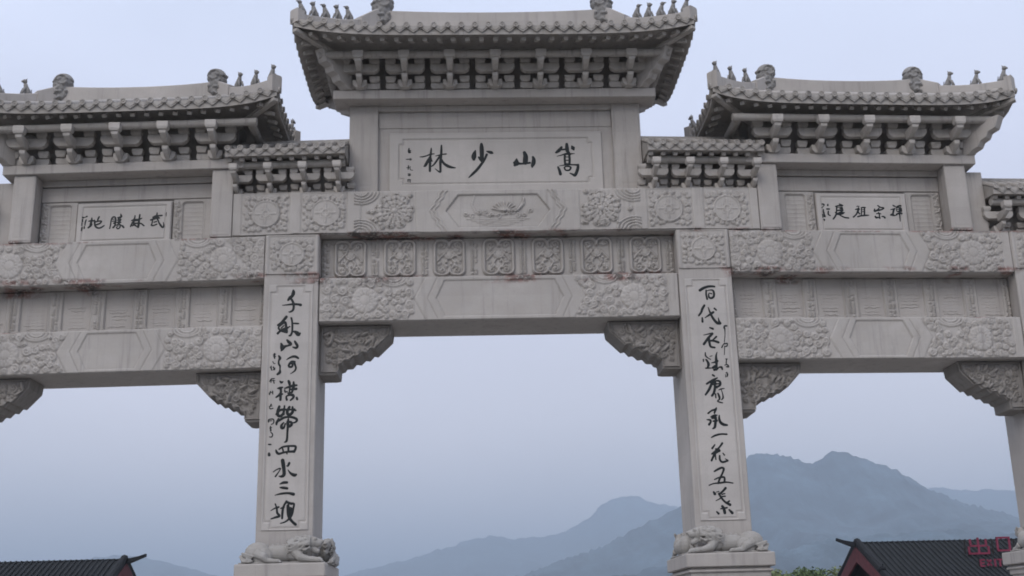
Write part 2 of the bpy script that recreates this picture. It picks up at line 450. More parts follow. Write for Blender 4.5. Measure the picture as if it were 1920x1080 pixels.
def dragon_sq(cx, z0, z1, seed, w=.3):
    zm = (z0+z1)/2
    def draw(c):
        rnd = random.Random(seed)
        x0, x1 = cx-w+.02, cx+w-.02
        r = .1
        top = z1-.035; bot = z0+.03
        P = []
        # frame with two lobes above and two below, pinched in the middle
        def arc(ax, az, a, b, n=7): return [(ax+r*math.cos(R(t)), az+r*math.sin(R(t))) for t in np.linspace(a, b, n)]
        P += arc(x1-r, top-r, 0, 90)+arc(cx+r+.005, top-r, 90, 190)+arc(cx-r-.005, top-r, -10, 90)+arc(x0+r, top-r, 90, 180)
        P += arc(x0+r, bot+r, 180, 270)+arc(cx-r-.005, bot+r, 270, 370)+arc(cx+r+.005, bot+r, 170, 270)+arc(x1-r, bot+r, 270, 360)
        c.line(P+[P[0]], .025, .06)
        c.dome(cx, zm+.06, .07, .08, .03); c.line([(cx+.085*math.cos(a), zm+.06+.085*math.sin(a)) for a in np.linspace(math.pi, 2*math.pi, 9)], .014, .04)
        for sd in (-1, 1):
            c.spiral(cx+sd*.15, top-.1, .065, 1.2, sd, 0, .013, .034)
            c.line([(cx+sd*.06, zm+.12), (cx+sd*.16, zm+.02), (cx+sd*.22, zm-.06)], .016, .034)
            c.line([(cx+sd*.05, zm-.04), (cx+sd*.1, zm-.12), (cx+sd*.06, zm-.2)], .015, .032)
            c.spiral(cx+sd*.14, bot+.11, .07, 1.3, -sd, 2, .013, .034)
            c.spiral(cx+sd*.19, zm-.1, .035, 1, sd, 1, .01, .026)
        curls(c, x0+.04, x1-.04, bot+.05, top-.05, rnd, [(cx, zm+.06, .08)], .02, .032, 18)
    return draw
def dashes(c, cx, z0, z1, rnd):
    for sd in (-.035, .035):
        z = z0+.05
        while z < z1-.04:
            if rnd.random() < .82: c.dome(cx+sd, z, .032, .012, .034)
            z += .033
def band_centre(seed):
    def draw(c):
        rnd = random.Random(seed)
        for k in range(8): dashes(c, -3.3075+.945*k if 0 < k < 7 else (-3.3 if k == 0 else 3.3), 8.1, 8.84, rnd)
        for k in range(7): dragon_sq(-2.835+.945*k, 8.09, 8.85, seed+k)(c)
    return draw
def band_wing(seed, s0=.505, s1=6.135, z0=7.13, z1=8.0):
    def draw(c):
        rnd = random.Random(seed); p = (s1-s0)/7
        for k in range(8):
            x = s0+p*k; x = min(max(x, s0+.07), s1-.07)
            dashes(c, x, z0+.05, z1-.03, rnd)
        for k in range(7):
            cx = s0+p*(k+.5)
            P = rrect(cx-.27, cx+.27, z0+.07, z1+.1, .05); c.fillpoly(P, -.045); c.line(P+[P[0]], .017, .022)
            for q in range(rnd.randint(7, 11)):
                z = z0+.14+(z1-z0-.2)*q/10+rnd.uniform(-.01, .01); a = cx-.22+rnd.uniform(0, .1); b = cx+.22-rnd.uniform(0, .12)
                n = 9; c.line([(a+(b-a)*i/n, z+.008*math.sin(i*1.3+q*2)) for i in range(n+1)], .014, rnd.uniform(.012, .03), True)
    return draw
HAZE_D = 3.7e-4
GLYPHS=[
('centre',[[-1508,10640,8,-1455,10640,25,-1376,10661,25,-1297,10692,30,-1226,10700,19],[-1283,10825,19,-1286,10772,35,-1297,10678,37,-1306,10564,49,-1311,10432,45,-1313,10337,42],[-1306,10649,25,-1350,10555,51,-1399,10461,52,-1421,10440,34],[-1301,10640,34,-1284,10564,37,-1262,10544,17],[-1200,10653,13,-1129,10671,25,-1059,10689,25,-988,10695,25],[-1080,10880,29,-1083,10780,42,-1089,10666,45,-1104,10524,49,-1105,10410,42,-1106,10321,39,-1132,10321,29,-1211,10385,8],[-1112,10656,34,-1165,10572,37,-1228,10478,32,-1276,10436,22],[-1095,10599,37,-1043,10504,45,-973,10446,56,-894,10412,47,-811,10399,22]]),
('centre',[[-287,10899,51,-284,10818,77,-282,10694,77,-284,10571,66,-281,10514,25],[-345,10619,34,-311,10561,42,-285,10523,30],[-409,10764,22,-432,10686,76,-442,10620,88,-443,10577,59],[-184,10742,22,-131,10726,56,-87,10711,59,-65,10701,30],[-185,10674,47,-231,10570,44,-286,10485,49,-376,10363,51,-475,10261,45,-546,10191,20]]),
('centre',[[563,10708,59,584,10636,84,581,10560,93,575,10494,89],[405,10567,34,399,10505,93,384,10468,109,366,10440,51],[420,10486,67,473,10471,42,561,10475,37,668,10488,42],[729,10611,42,745,10558,67,738,10482,76,714,10426,59,709,10397,34]]),
('centre',[[1413,10880,51,1415,10818,67,1417,10760,72,1429,10712,51],[1308,10814,42,1262,10752,64,1207,10710,47,1184,10701,25],[1306,10761,34,1369,10765,34,1422,10760,25],[1514,10831,34,1534,10792,76,1547,10763,42],[1212,10621,13,1293,10642,22,1392,10674,30,1472,10669,29,1561,10674,13],[1416,10731,59,1446,10693,51,1476,10659,34],[1369,10660,42,1361,10560,40,1366,10446,42],[1453,10655,42,1459,10559,44,1450,10445,42],[1374,10665,34,1454,10664,34],[1380,10603,19,1451,10602,19],[1378,10532,22,1449,10531,22],[1366,10456,34,1450,10450,34],[1249,10415,13,1338,10428,22,1427,10438,29,1551,10435,30,1626,10429,42],[1222,10391,34,1246,10325,51,1265,10239,56],[1622,10434,42,1615,10367,54,1589,10283,56,1551,10212,56,1516,10227,42,1456,10256,22],[1350,10380,34,1357,10342,30,1387,10318,29,1449,10327,34,1474,10379,37,1426,10403,29,1364,10399,25]]),
('centre*',[[-1722,10826,18,-1726,10784,37,-1718,10742,45,-1691,10737,22],[-1726,10767,22,-1691,10771,22]]),
('centre*',[[-1781,10589,10,-1749,10592,19,-1671,10591,10],[-1703,10611,12,-1703,10569,15],[-1683,10606,12,-1683,10568,12]]),
('centre*',[[-1734,10456,19,-1734,10422,25,-1742,10376,16],[-1769,10410,10,-1722,10413,18],[-1699,10438,10,-1699,10371,13,-1652,10358,12]]),
('centre*',[[-1742,10280,18,-1695,10275,18],[-1742,10251,18,-1695,10250,18],[-1720,10288,13,-1720,10242,22]]),
('centre*',[[-1750,10159,16,-1692,10158,16],[-1746,10155,10,-1750,10117,7],[-1695,10154,10,-1697,10104,9],[-1723,10171,12,-1723,10113,9]]),
('left',[[3954,9446,19,3953,9403,33,3963,9337,38,3973,9286,33],[4009,9379,19,3966,9388,28,3923,9386,26,3883,9375,24],[4009,9246,28,3991,9261,33,3959,9290,33,3946,9316,28],[3812,9462,28,3832,9414,28,3843,9363,21],[3899,9396,24,3890,9334,28,3876,9278,30,3834,9240,30,3790,9234,28,3748,9248,28,3702,9282,19],[3881,9354,19,3825,9373,24,3761,9371,24,3792,9326,28,3858,9302,28]]),
('left',[[3525,9458,19,3557,9436,24,3575,9375,20,3579,9299,21,3591,9217,21],[3548,9441,19,3505,9450,24,3488,9408,24,3493,9342,27,3516,9322,28],[3546,9405,16,3502,9409,16],[3548,9364,19,3499,9368,19],[3397,9510,14,3384,9461,38,3403,9441,33,3451,9438,19],[3440,9422,24,3417,9370,38,3428,9319,33],[3401,9421,19,3393,9369,24],[3462,9382,16,3380,9394,16],[3468,9341,19,3386,9333,24],[3483,9341,19,3498,9270,28,3524,9236,33],[3474,9280,21,3403,9298,26,3394,9236,24,3430,9207,24,3461,9239,19,3425,9268,14],[3367,9276,19,3342,9255,33,3320,9229,28]]),
('left',[[3116,9463,21,3118,9422,24,3130,9381,33,3132,9330,28,3133,9269,24],[3178,9367,19,3130,9381,28,3077,9385,24,3024,9388,28,2982,9407,19],[3152,9341,24,3173,9291,24,3189,9245,24],[3023,9480,28,3027,9439,28,3031,9383,28,3033,9306,38,3041,9230,38],[3143,9351,14,3085,9359,19,3032,9363,24],[3156,9249,14,3130,9294,28,3082,9308,28,3029,9306,24,2979,9295,24,2938,9257,24,2919,9252,14],[3157,9265,19,3104,9268,28,3068,9236,19]]),
('left',[[2690,9516,12,2690,9485,24,2693,9449,28,2685,9397,28,2658,9345,24,2636,9294,27,2599,9241,33,2563,9205,28,2546,9240,24,2559,9312,9],[2774,9421,14,2717,9445,28,2654,9448,28,2592,9451,28],[2759,9405,28,2696,9413,43,2642,9401,28],[2805,9366,28,2762,9379,28,2714,9388,24],[2770,9349,24,2776,9298,21,2784,9258,28,2745,9251,24,2683,9275,24],[2739,9317,19,2691,9331,24]]),
('left*',[[4157,9466,24,4117,9459,24,4084,9463,14,4051,9478,28],[4139,9419,24,4135,9378,24],[4148,9348,28,4148,9291,24],[4130,9250,24,4151,9200,43],[4062,9406,24,4075,9350,24,4076,9299,19],[4086,9269,24,4086,9233,24]]),
('left*',[[2508,9510,14,2506,9474,24,2506,9433,14]]),
('right',[[2875,9516,19,2904,9500,28,2943,9485,24],[2794,9465,19,2856,9479,24,2938,9482,24],[2818,9458,28,2808,9384,24,2792,9305,27,2761,9248,27,2721,9200,24],[2832,9442,9,2930,9453,14],[2881,9421,24,2927,9427,28],[2820,9379,24,2877,9384,28,2928,9385,38],[2928,9437,24,2928,9385,28,2894,9353,24],[2780,9337,24,2818,9311,28,2881,9332,38,2958,9332,24],[2807,9300,28,2868,9300,28,2931,9316,28],[2856,9285,19,2904,9259,24,2962,9233,26,3037,9223,24]]),
('right',[[3227,9468,14,3253,9471,19,3278,9468,14],[3194,9402,19,3246,9413,28,3271,9408,28],[3264,9439,24,3248,9386,33,3216,9323,28,3181,9281,24,3136,9244,28],[3244,9350,24,3266,9313,28],[3311,9445,14,3362,9445,28,3403,9445,19],[3320,9434,21,3312,9366,21,3302,9297,21],[3381,9434,24,3374,9366,27,3366,9298,28],[3326,9397,12,3372,9398,12],[3321,9355,14,3367,9356,14],[3223,9250,24,3292,9271,28,3369,9277,28,3425,9282,24,3456,9283,14]]),
('right',[[3661,9486,24,3689,9463,24,3723,9447,24,3773,9437,28,3745,9410,24,3691,9389,24],[3587,9415,19,3582,9372,38,3613,9378,28,3657,9404,28,3681,9436,19],[3613,9378,24,3676,9389,28,3718,9405,19],[3660,9347,14,3657,9320,28],[3605,9310,11,3658,9326,24,3707,9310,14],[3671,9305,21,3668,9257,24,3671,9221,28],[3584,9257,28,3597,9236,38,3638,9236,24,3668,9236,19],[3722,9258,24,3757,9253,28,3775,9232,33]]),
('right',[[3970,9496,19,3993,9480,28,4019,9475,14],[3913,9403,14,3960,9411,24,4002,9422,28],[3986,9417,28,3964,9364,33,3948,9317,28,3899,9290,24],[3949,9322,24,3970,9280,24],[4026,9454,19,4058,9465,28,4102,9486,28,4138,9486,24],[4040,9438,16,4097,9444,19,4141,9428,19,4142,9391,28,4103,9370,28,4037,9370,19,4038,9422,16],[4041,9407,12,4128,9407,14],[4102,9444,24,4093,9370,28,4085,9307,22,4084,9233,22,4081,9160,14],[4007,9291,14,4035,9312,28,4098,9328,28,4174,9318,19],[3899,9290,14,3959,9275,19,4032,9291,14]]),
('right*',[[4189,9545,24,4188,9497,24,4188,9455,21]]),
('right*',[[2530,9514,24,2562,9503,28,2550,9466,14,2495,9424,11],[2543,9398,19,2539,9356,24,2546,9325,28],[2518,9299,19,2507,9241,28],[2548,9299,24,2554,9257,38],[2537,9189,28,2541,9179,28]]),
('right*',[[2639,9488,33,2646,9514,14],[2615,9409,28,2661,9409,28],[2638,9362,24,2632,9299,28,2672,9268,17]]),
('pl',[[-3856,7769,35,-3854,7718,63,-3877,7658,55,-3914,7629,55,-3947,7584,39],[-3914,7629,39,-3875,7578,39,-3849,7517,43,-3842,7447,39,-3855,7387,39,-3907,7353,29,-3931,7357,14],[-4049,7483,14,-3968,7491,26,-3853,7502,39,-3757,7496,39,-3714,7485,49]]),
('pl',[[-3971,7260,49,-4008,7211,49,-4064,7152,35,-4120,7104,39],[-4092,7123,20,-4108,7044,33,-4079,7004,33,-4120,6946,43],[-4120,6950,39,-4060,7004,35,-3994,7042,29],[-4090,7083,26,-4025,7142,39,-3987,7151,43,-3971,7071,43,-3959,6972,49],[-4059,6994,39,-4002,6983,49,-3954,6962,35],[-4061,7043,24,-4014,7092,24],[-4022,7023,33,-3964,7012,33],[-3966,7052,24,-3899,7070,20],[-3937,7041,20,-3909,7080,14],[-3880,7238,33,-3864,7169,33,-3856,7069,35,-3859,6971,33,-3881,6912,39,-3909,6898,29],[-3839,7134,26,-3786,7130,33,-3743,7127,27],[-3849,6980,24,-3801,6970,49,-3743,6929,79,-3715,6939,39]]),
('pl',[[-3946,6817,33,-3912,6777,55,-3873,6737,45,-3939,6709,35,-3986,6695,49,-4031,6642,49,-4050,6613,20],[-4054,6755,29,-4038,6711,59,-4037,6662,59,-4045,6618,20],[-3803,6790,35,-3778,6746,45,-3753,6701,43,-3776,6667,43,-3833,6680,26]]),
('pl',[[-4090,6521,29,-4066,6477,49,-4087,6428,29,-4085,6370,33,-4062,6331,33,-4061,6273,24,-4062,6214,49,-4103,6177,39],[-3945,6445,12,-3904,6474,27,-3838,6502,39,-3781,6501,43,-3733,6471,35],[-3798,6404,39,-3855,6405,43,-3900,6347,39,-3890,6313,39,-3843,6317,39,-3835,6366,33,-3892,6376,33],[-3807,6404,43,-3787,6345,33,-3771,6287,33,-3789,6239,29,-3830,6205,20,-3867,6182,14]]),
('pl',[[-4057,6049,20,-4028,6024,43,-4000,6038,20],[-4095,5915,20,-4048,5919,49,-4006,5932,29],[-4034,5914,39,-4032,5827,39,-4037,5703,43],[-4023,5856,29,-4063,5790,39,-4114,5752,29],[-4035,5799,39,-4003,5808,29],[-3897,6046,43,-3882,6007,49,-3871,5949,33,-3877,5853,29],[-3807,6025,33,-3805,5948,49,-3830,5843,39],[-3964,5912,24,-3898,5935,39,-3824,5958,43,-3749,5966,33],[-3879,5891,24,-3757,5899,49],[-3963,5883,24,-3952,5845,29,-3915,5854,20],[-3905,5825,24,-3830,5833,29],[-3920,5701,39,-3931,5758,29,-3885,5786,33,-3819,5785,49,-3800,5746,39,-3854,5690,29],[-3895,5805,24,-3801,5794,24],[-3743,5736,39,-3733,5707,39]]),
('pl',[[-4052,5579,43,-4078,5494,49,-4071,5418,49,-4015,5407,49,-3970,5473,39,-3959,5587,29],[-4100,5438,39,-4036,5512,43,-3925,5520,33,-3831,5518,29,-3756,5502,33],[-3972,5530,39,-3969,5435,39],[-3870,5566,43,-3905,5491,49,-3894,5434,49,-3847,5433,49,-3811,5479,49,-3814,5565,33],[-3915,5510,29,-3775,5526,29],[-4060,5352,33,-4090,5286,43,-4094,5248,29],[-4072,5304,29,-4022,5341,43,-3949,5378,39,-3846,5385,39,-3752,5355,43,-3728,5317,39,-3769,5280,29,-3834,5281,20],[-3965,5283,24,-4001,5237,43,-3999,5190,49,-3962,5189,39,-3936,5264,24],[-3883,5348,29,-3890,5263,55,-3869,5206,39,-3824,5243,49,-3834,5290,39,-3900,5292,39],[-3889,5225,39,-3894,5093,35,-3896,5000,37,-3909,4944,39,-3945,4926,14]]),
('pl',[[-4034,4801,24,-3980,4837,33,-3906,4854,33,-3823,4857,35,-3749,4851,39,-3738,4813,39,-3765,4753,43],[-4089,4788,26,-4070,4745,43,-4032,4721,39,-3949,4743,35,-3866,4755,35,-3765,4758,43],[-3970,4809,26,-3959,4771,29],[-3869,4844,35,-3867,4769,35],[-3894,4732,29,-3888,4714,20]]),
('pl',[[-3965,4601,61,-3950,4521,64,-3936,4426,57,-3934,4346,57,-3973,4316,44,-4020,4320,20],[-3845,4551,40,-3867,4503,37,-3891,4501,17],[-4125,4398,17,-4071,4436,20,-4001,4459,24,-4023,4404,17,-4083,4318,30],[-3866,4432,13,-3816,4368,37,-3752,4335,57,-3718,4342,37]]),
('pl',[[-4000,4182,20,-3938,4205,44,-3875,4206,40],[-3995,4119,24,-3935,4113,44,-3869,4102,40],[-4081,3985,13,-3980,4009,34,-3854,4017,37,-3756,3996,54]]),
('pl',[[-4146,3716,13,-4082,3754,24,-4012,3775,34],[-4072,3831,24,-4043,3753,30,-4033,3675,37,-3992,3620,40,-4061,3598,34,-4139,3572,20],[-3874,3871,40,-3919,3797,34,-3940,3704,40,-3944,3577,34],[-3972,3751,24,-3918,3773,34],[-3866,3858,40,-3802,3833,44,-3742,3824,34,-3753,3746,34,-3766,3653,30,-3811,3577,34,-3887,3517,27,-3972,3491,17],[-3848,3795,51,-3829,3655,67,-3811,3577,51,-3762,3514,44,-3707,3466,47],[-3800,3747,51,-3798,3670,51]]),
('pl*',[[-4171,6562,29,-4164,6479,26],[-4189,6538,20,-4147,6556,16],[-4184,6508,16,-4146,6512,16]]),
('pl*',[[-4195,6416,16,-4175,6381,16,-4151,6376,10]]),
('pl*',[[-4234,6315,20,-4209,6256,14],[-4221,6334,14,-4214,6256,18],[-4182,6314,24,-4157,6265,24],[-4190,6256,16,-4149,6294,16]]),
('pl*',[[-4240,6043,16,-4213,6090,20,-4157,6099,18],[-4213,6081,18,-4216,6023,14],[-4175,6070,16,-4159,6012,20],[-4194,6061,16,-4146,6060,14]]),
('pl*',[[-4237,5802,20,-4220,5860,20],[-4243,5831,14,-4173,5849,14],[-4183,5868,16,-4176,5811,18]]),
('pl*',[[-4199,5620,26,-4225,5573,16,-4215,5540,20,-4164,5548,18],[-4235,5583,12,-4184,5591,14]]),
('pl*',[[-4235,5302,24,-4232,5345,20,-4153,5348,22,-4146,5282,20,-4187,5254,16],[-4217,5321,14,-4180,5320,14],[-4200,5217,20,-4193,5141,29],[-4213,5189,14,-4176,5197,14],[-4192,5113,16,-4158,5075,20,-4171,5028,20,-4217,5029,12],[-4222,4893,26,-4185,4890,26],[-4212,4730,39,-4207,4702,49]]),
('pr',[[3777,7648,49,3844,7688,49,3925,7717,43,4005,7724,39,4059,7717,33],[3895,7646,29,3890,7565,33,3903,7473,33],[3909,7636,16,3960,7650,20,4019,7644,33,4040,7593,39,4029,7522,39,3983,7492,39,3940,7513,33,3940,7574,24],[3946,7594,14,3994,7578,26]]),
('pr',[[3840,7352,39,3796,7282,43,3772,7222,39,3723,7157,33],[3784,7111,29,3783,7036,39],[3911,7311,16,3934,7229,29,3963,7148,39,4006,7067,45,4060,7006,49,4114,7000,49],[4087,7106,14,4097,7035,39,4114,7000,49],[3837,7110,16,3894,7149,29,3956,7189,43,4002,7218,39],[4027,7289,33,4059,7258,29]]),
('pr',[[3913,6920,26,3970,6896,39],[3786,6778,12,3870,6796,20,3959,6810,29,3927,6775,39,3875,6726,43,3778,6604,43],[3875,6726,49,3884,6646,43,3902,6557,39,3978,6536,33],[3895,6666,29,3968,6665,39,4053,6634,43],[4023,6744,33,3950,6680,24]]),
('pr',[[3794,6445,18,3796,6380,29,3837,6340,20,3884,6310,18],[3873,6369,12,3918,6378,14],[3748,6312,26,3747,6273,20],[3796,6311,26,3823,6272,39,3838,6212,49,3815,6163,29],[3780,6146,24,3833,6148,29,3891,6147,16,3921,6152,26],[4015,6446,14,3991,6377,33,3988,6278,49,3986,6190,39,3976,6121,49],[3898,6246,16,3947,6254,29,4007,6278,43],[3911,6152,39,3961,6180,49],[3937,6112,43,4007,6140,33],[4028,6160,24,4076,6159,39,4088,6119,29]]),
('pr',[[3902,6015,35,3930,5995,29],[3779,5852,35,3845,5890,39,3915,5927,39,3985,5960,20],[3884,5903,39,3848,5807,43,3804,5730,43,3741,5648,33],[3891,5864,33,3952,5902,29,4019,5896,39,4029,5833,39,3973,5795,35,3917,5815,29],[3923,5903,29,3957,5844,29],[3879,5835,24,4016,5852,24],[3930,5864,29,3923,5766,43,3897,5679,43,3859,5627,39],[3944,5795,33,3962,5775,29],[3992,5731,14,4037,5750,24,4096,5758,16],[4037,5745,16,4056,5676,18,4063,5589,29,4032,5551,20],[3929,5659,26,3929,5587,24],[3973,5668,29,3993,5610,39,3994,5561,29,3953,5523,20,3999,5503,26,4046,5491,20]]),
('pr',[[3924,5399,24,3903,5370,39,3835,5352,29,3764,5301,29],[3913,5375,39,3879,5303,29],[3807,5233,20,3866,5255,39,3924,5264,24],[3834,5213,39,3902,5221,39],[3895,5264,39,3890,5197,39],[3736,5186,20,3793,5175,39,3800,5142,35,3768,5095,43],[3849,5155,29,3916,5163,39],[3900,5197,43,3884,5111,45,3869,5045,43,3829,5017,24],[3967,5258,24,3962,5196,39,3981,5129,49,4035,5089,49,4097,5079,35]]),
('pr',[[3792,4857,20,3873,4894,34,3973,4915,30,4079,4910,30]]),
('pr',[[3846,4723,22,3793,4657,36],[3984,4748,36,3931,4681,31,3844,4602,36,3779,4556,28],[3860,4642,36,3926,4614,42,3843,4589,34],[3813,4549,31,3911,4601,28],[3842,4575,48,3795,4495,36,3764,4436,34],[3840,4548,28,3846,4454,22],[3983,4565,20,4008,4531,25],[3919,4520,31,3920,4446,36,3964,4405,36,4061,4429,31],[4016,4464,14,4062,4436,22]]),
('pr',[[3803,4241,28,3874,4279,36,3943,4304,36,3975,4277,39,3942,4198,31,3896,4119,34,3855,4026,31],[3793,4094,20,3876,4126,28,3971,4130,34,3971,4051,36],[3688,3993,20,3774,4022,22,3896,4032,31,4004,4043,28,4124,4023,20]]),
('pr',[[3763,3869,34,3780,3836,48],[3810,3868,14,3858,3881,17],[3983,3937,42,3925,3879,34,3854,3828,31],[3855,3841,36,3890,3774,36,3951,3694,34,4041,3639,48],[3907,3827,22,3962,3839,22],[3891,3787,22,3965,3792,25],[3792,3717,14,3861,3748,20,3904,3787,22],[3976,3667,28,4032,3705,28],[3898,3616,42,3922,3576,48,3936,3497,48],[3868,3571,22,3983,3588,28],[3791,3520,25,3822,3487,39],[4020,3548,31,4070,3494,48]]),
('pr*',[[4175,6904,20,4193,6944,33,4232,6948,29],[4190,6913,24,4191,6823,16,4184,6724,12]]),
('pr*',[[4200,6900,14,4185,6761,12,4166,6642,16],[4109,6533,24,4137,6582,20,4169,6622,14],[4168,6602,24,4217,6611,22,4209,6561,24,4169,6552,20],[4165,6562,16,4147,6394,12]]),
('pr*',[[4166,6315,16,4195,6314,18],[4180,6314,20,4169,6226,20],[4137,6197,14,4186,6206,24,4208,6166,29,4164,6167,18]]),
('pr*',[[4166,6064,16,4177,6020,29,4164,5981,20],[4138,6020,12,4139,5971,14],[4145,6050,12,4175,6054,14]])]
# ================================================================ the ground
GT = math.tan(R(3.0)); X0 = 3.9
def PC(x, y, z): return (x, y, z)
def PW(sd): return lambda s, y, z: (sd*(X0+s), y+s*GT, z)
PAVE = plain('paving', (.21, .20, .185), .8, .15, 1.5)
GRASS = plain('dry_field', (.07, .085, .05), .95, .3, .02)
m = MB()
gv = [(-16000, -3000, 0), (16000, -3000, 0), (16000, 16000, 0), (-16000, 16000, 0)]
m.add([(x, y, -.03) for x, y, z in gv], [(0, 1, 2, 3)])
m.build('ground', GRASS, kind='structure')
m = MB(); m.box(-70, 70, -60, 75, -.03+.004, 0); m.build('plaza_pavement', PAVE, kind='structure')
# ================================================================ the gate
gate = empty('memorial_archway', (0, 0, 0), 'pale carved granite archway with tiled roofs and black brush inscriptions, spanning the whole view', 'archway')
# ---- pillars, pedestals
def pillar(P, c, top, sd, inner=True):
    p = MB().box(c-.505, c+.505, 0, 1.33, 2.78, top).mapped(P).build('pillar', STONE, gate, bevel=.014)
    d = MB().box(c-.78, c+.78, -.42, 1.72, 2.541, 2.78).mapped(P).build('pedestal', STONE, gate, bevel=.018)
    MB().box(c-.70, c+.70, -.34, 1.64, 2.36, 2.5405).box(c-.74, c+.74, -.38, 1.68, 2.455, 2.5).mapped(P).build('pedestal_moulding', STONE, d, bevel=.012)
    MB().box(c-.66, c+.66, -.30, 1.60, .42, 2.3595).mapped(P).build('pedestal_die', STONE, d)
    MB().box(c-.86, c+.86, -.5, 1.8, 0, .4195).mapped(P).build('pedestal_foot', STONE, d, bevel=.02)
    def dr(cv):
        rnd = random.Random(int(c*10)); curls(cv, c-.6, c+.6, 1.2, 2.32, rnd, (), .06, .12, 60)
        cv.frame(c-.62, c+.62, 1.14, 2.34, .015, .02)
    relief('carved_panel', CARVE, d, P, c-.65, c+.65, 1.1, 2.355, -.304, dr, .025)
    return p
pl = pillar(PC, -X0, 8.868, -1); pr = pillar(PC, X0, 8.868, 1)
SO = 6.135+.505
for sd in (-1, 1): pillar(PW(sd), SO, 8.868, sd)
for sd in (-1, 1):            # wheel blocks at the heads of the four pillars
    c = sd*X0
    relief('carved_block', CARVE, gate, PC, c-.5, c+.5, 8.075, 8.862, -.022, wheel(c, 8.47, .225, c-.44, c+.44, 8.1, 8.84, 11+sd), hs=.8, skirt=.024)
    relief('carved_block', CARVE, gate, PW(sd), SO-.5, SO+.5, 8.075, 8.862, -.022, wheel(SO, 8.47, .225, SO-.44, SO+.44, 8.1, 8.84, 21+sd), hs=.8, skirt=.024)
# ---- couplet panels on the two middle pillars
def couplet(c):
    def dr(cv):
        x0, x1, a, b = c-.365, c+.365, 3.52, 7.725
        P = [(c-.25, b+.115), (c+.25, b+.115), (c+.25, b), (x1, b), (x1, a), (c+.255, a), (c+.255, a-.115), (c-.255, a-.115), (c-.255, a), (x0, a), (x0, b), (c-.25, b)]
        ins = cv.fillpoly(P, -.007)
        cv.groove(P+[P[0]], .02, .02)
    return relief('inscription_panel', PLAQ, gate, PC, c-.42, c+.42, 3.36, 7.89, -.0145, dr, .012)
insc = {'pl': couplet(-X0), 'pr': couplet(X0)}
# ---- centre span
def slab_beam(name, P, x0, x1, y0, y1, z0, z1, bevel=.012, mat=None, parent=None):
    n = max(1, int((x1-x0)/2)); 
    return MB().box(x0, x1, y0, y1, z0, z1).mapped(P).build(name, mat or STONE, parent or gate, bevel=bevel)
E_ = .0015
lb = slab_beam('lower_beam', PC, -3.393, 3.393, .066, 1.29, 7.156, 8.02)
def three(parent, P, cx, half, z0, z1, y, tips, seed, margin=.19, lobes=True):
    f = beam_face(cx, half, z0, z1, tips, seed, margin=margin, lobes=lobes)
    b = tips[2]+.001
    # one face cut where the outer chevron points end
    relief('carved_face', CARVE, parent, P, cx-half, cx+half, z0+.002, z1-.002, y, f, skirt=.04, hs=.62)
three(lb, PC, 0, 3.385, 7.156, 8.02, .0305, (1.2, 1.36, 1.61), 3)
bd = slab_beam('frieze', PC, -3.393, 3.393, .33, 1.2, 8.0215, 8.868)
relief('carved_face', CARVE, bd, PC, -3.39, 3.39, 8.03, 8.864, .325, band_centre(40), hs=1.15)
# architrave across the middle, resting on the pillar heads
ar = slab_beam('architrave', PC, -3.9, 3.9, .036, 1.33, 8.87, 9.742)
for sd in (-1, 1):
    MB().box(.001, 1.165, .036, 1.33, 8.87, 9.742).mapped(PW(sd)).build('architrave_block', STONE, ar, bevel=.012)
    W = PW(sd)
    relief('carved_face', CARVE, ar, W, -.001, 1.163, 8.872, 9.74, -.001, wheel(.527, 9.30, .262, .06, .99, 8.9, 9.72, 61+sd), skirt=.036, hs=.8, open='l')
    xa, xb = (2.86, 3.765)
    cc = lambda a, b: (min(sd*a, sd*b), max(sd*a, sd*b))
    a, b = cc(2.747, 3.90)
    relief('carved_face', CARVE, ar, PC, a, b, 8.88, 9.735, -.001, wheel(sd*3.29, 9.30, .262, min(sd*2.87, sd*3.76), max(sd*2.87, sd*3.76), 8.9, 9.72, 65+sd), skirt=.036, hs=.8, open='lr')
    a, b = cc(1.5, 2.747)
    relief('carved_face', CARVE, ar, PC, a, b, 8.88, 9.735, -.001, peony(sd*1.98, 9.32, .31, min(sd*1.56, sd*2.62), max(sd*1.56, sd*2.62), 8.89, 9.73, 70+sd), skirt=.036, hs=.9, open='lr')
relief('carved_face', CARVE, ar, PC, -1.5, 1.5, 8.872, 9.74, -.001, arch_hex(0, 8.89, 9.73, 5), .0135, skirt=.036, open='lr')
# ---- upper storey of the middle: two short posts, the name board, cornice slab
wall_m = slab_beam('upper_wall', PC, -2.33, 2.33, .48, 1.0, 9.7435, 11.69, 0)
slab_beam('upper_band', PC, -2.325, 2.325, .462, .4795, 11.23, 11.56, .008, parent=wall_m)
for sd in (-1, 1):
    o = MB().box(sd*2.33, sd*2.896, .38, 1.0, 9.7435, 11.6895).mapped(PC).build('short_post', STONE, gate, bevel=.012)
    def dr(cv, c=sd*2.613):
        P = rrect(c-.19, c+.19, 9.98, 11.58, .07); cv.groove(P+[P[0]], .014, .007)
    relief('post_face', STONE, o, PC, sd*2.613-.265, sd*2.613+.265, 9.76, 11.675, .376, dr, .02)
PB = lambda x, y, z: (x, y, z-.028)
def board_m(cv):
    x0, x1, a, b = -1.915, 1.915, 10.17, 10.9
    P = [(-1.83, 11.005), (1.83, 11.005), (1.83, b), (x1, b), (x1, a), (1.83, a), (1.83, 10.065), (-1.83, 10.065), (-1.83, a), (x0, a), (x0, b), (-1.83, b)]
    cv.fillpoly(P, -.009); cv.groove(P+[P[0]], .021, .024)
nb = slab_beam('name_board', PC, -2.12, 2.12, .462, .4795, 9.7435, 11.129, .008)
insc['centre'] = relief('inscription_panel', PLAQ, gate, PB, -2.118, 2.118, 9.79, 11.153, .4405, board_m, .012, skirt=.022)
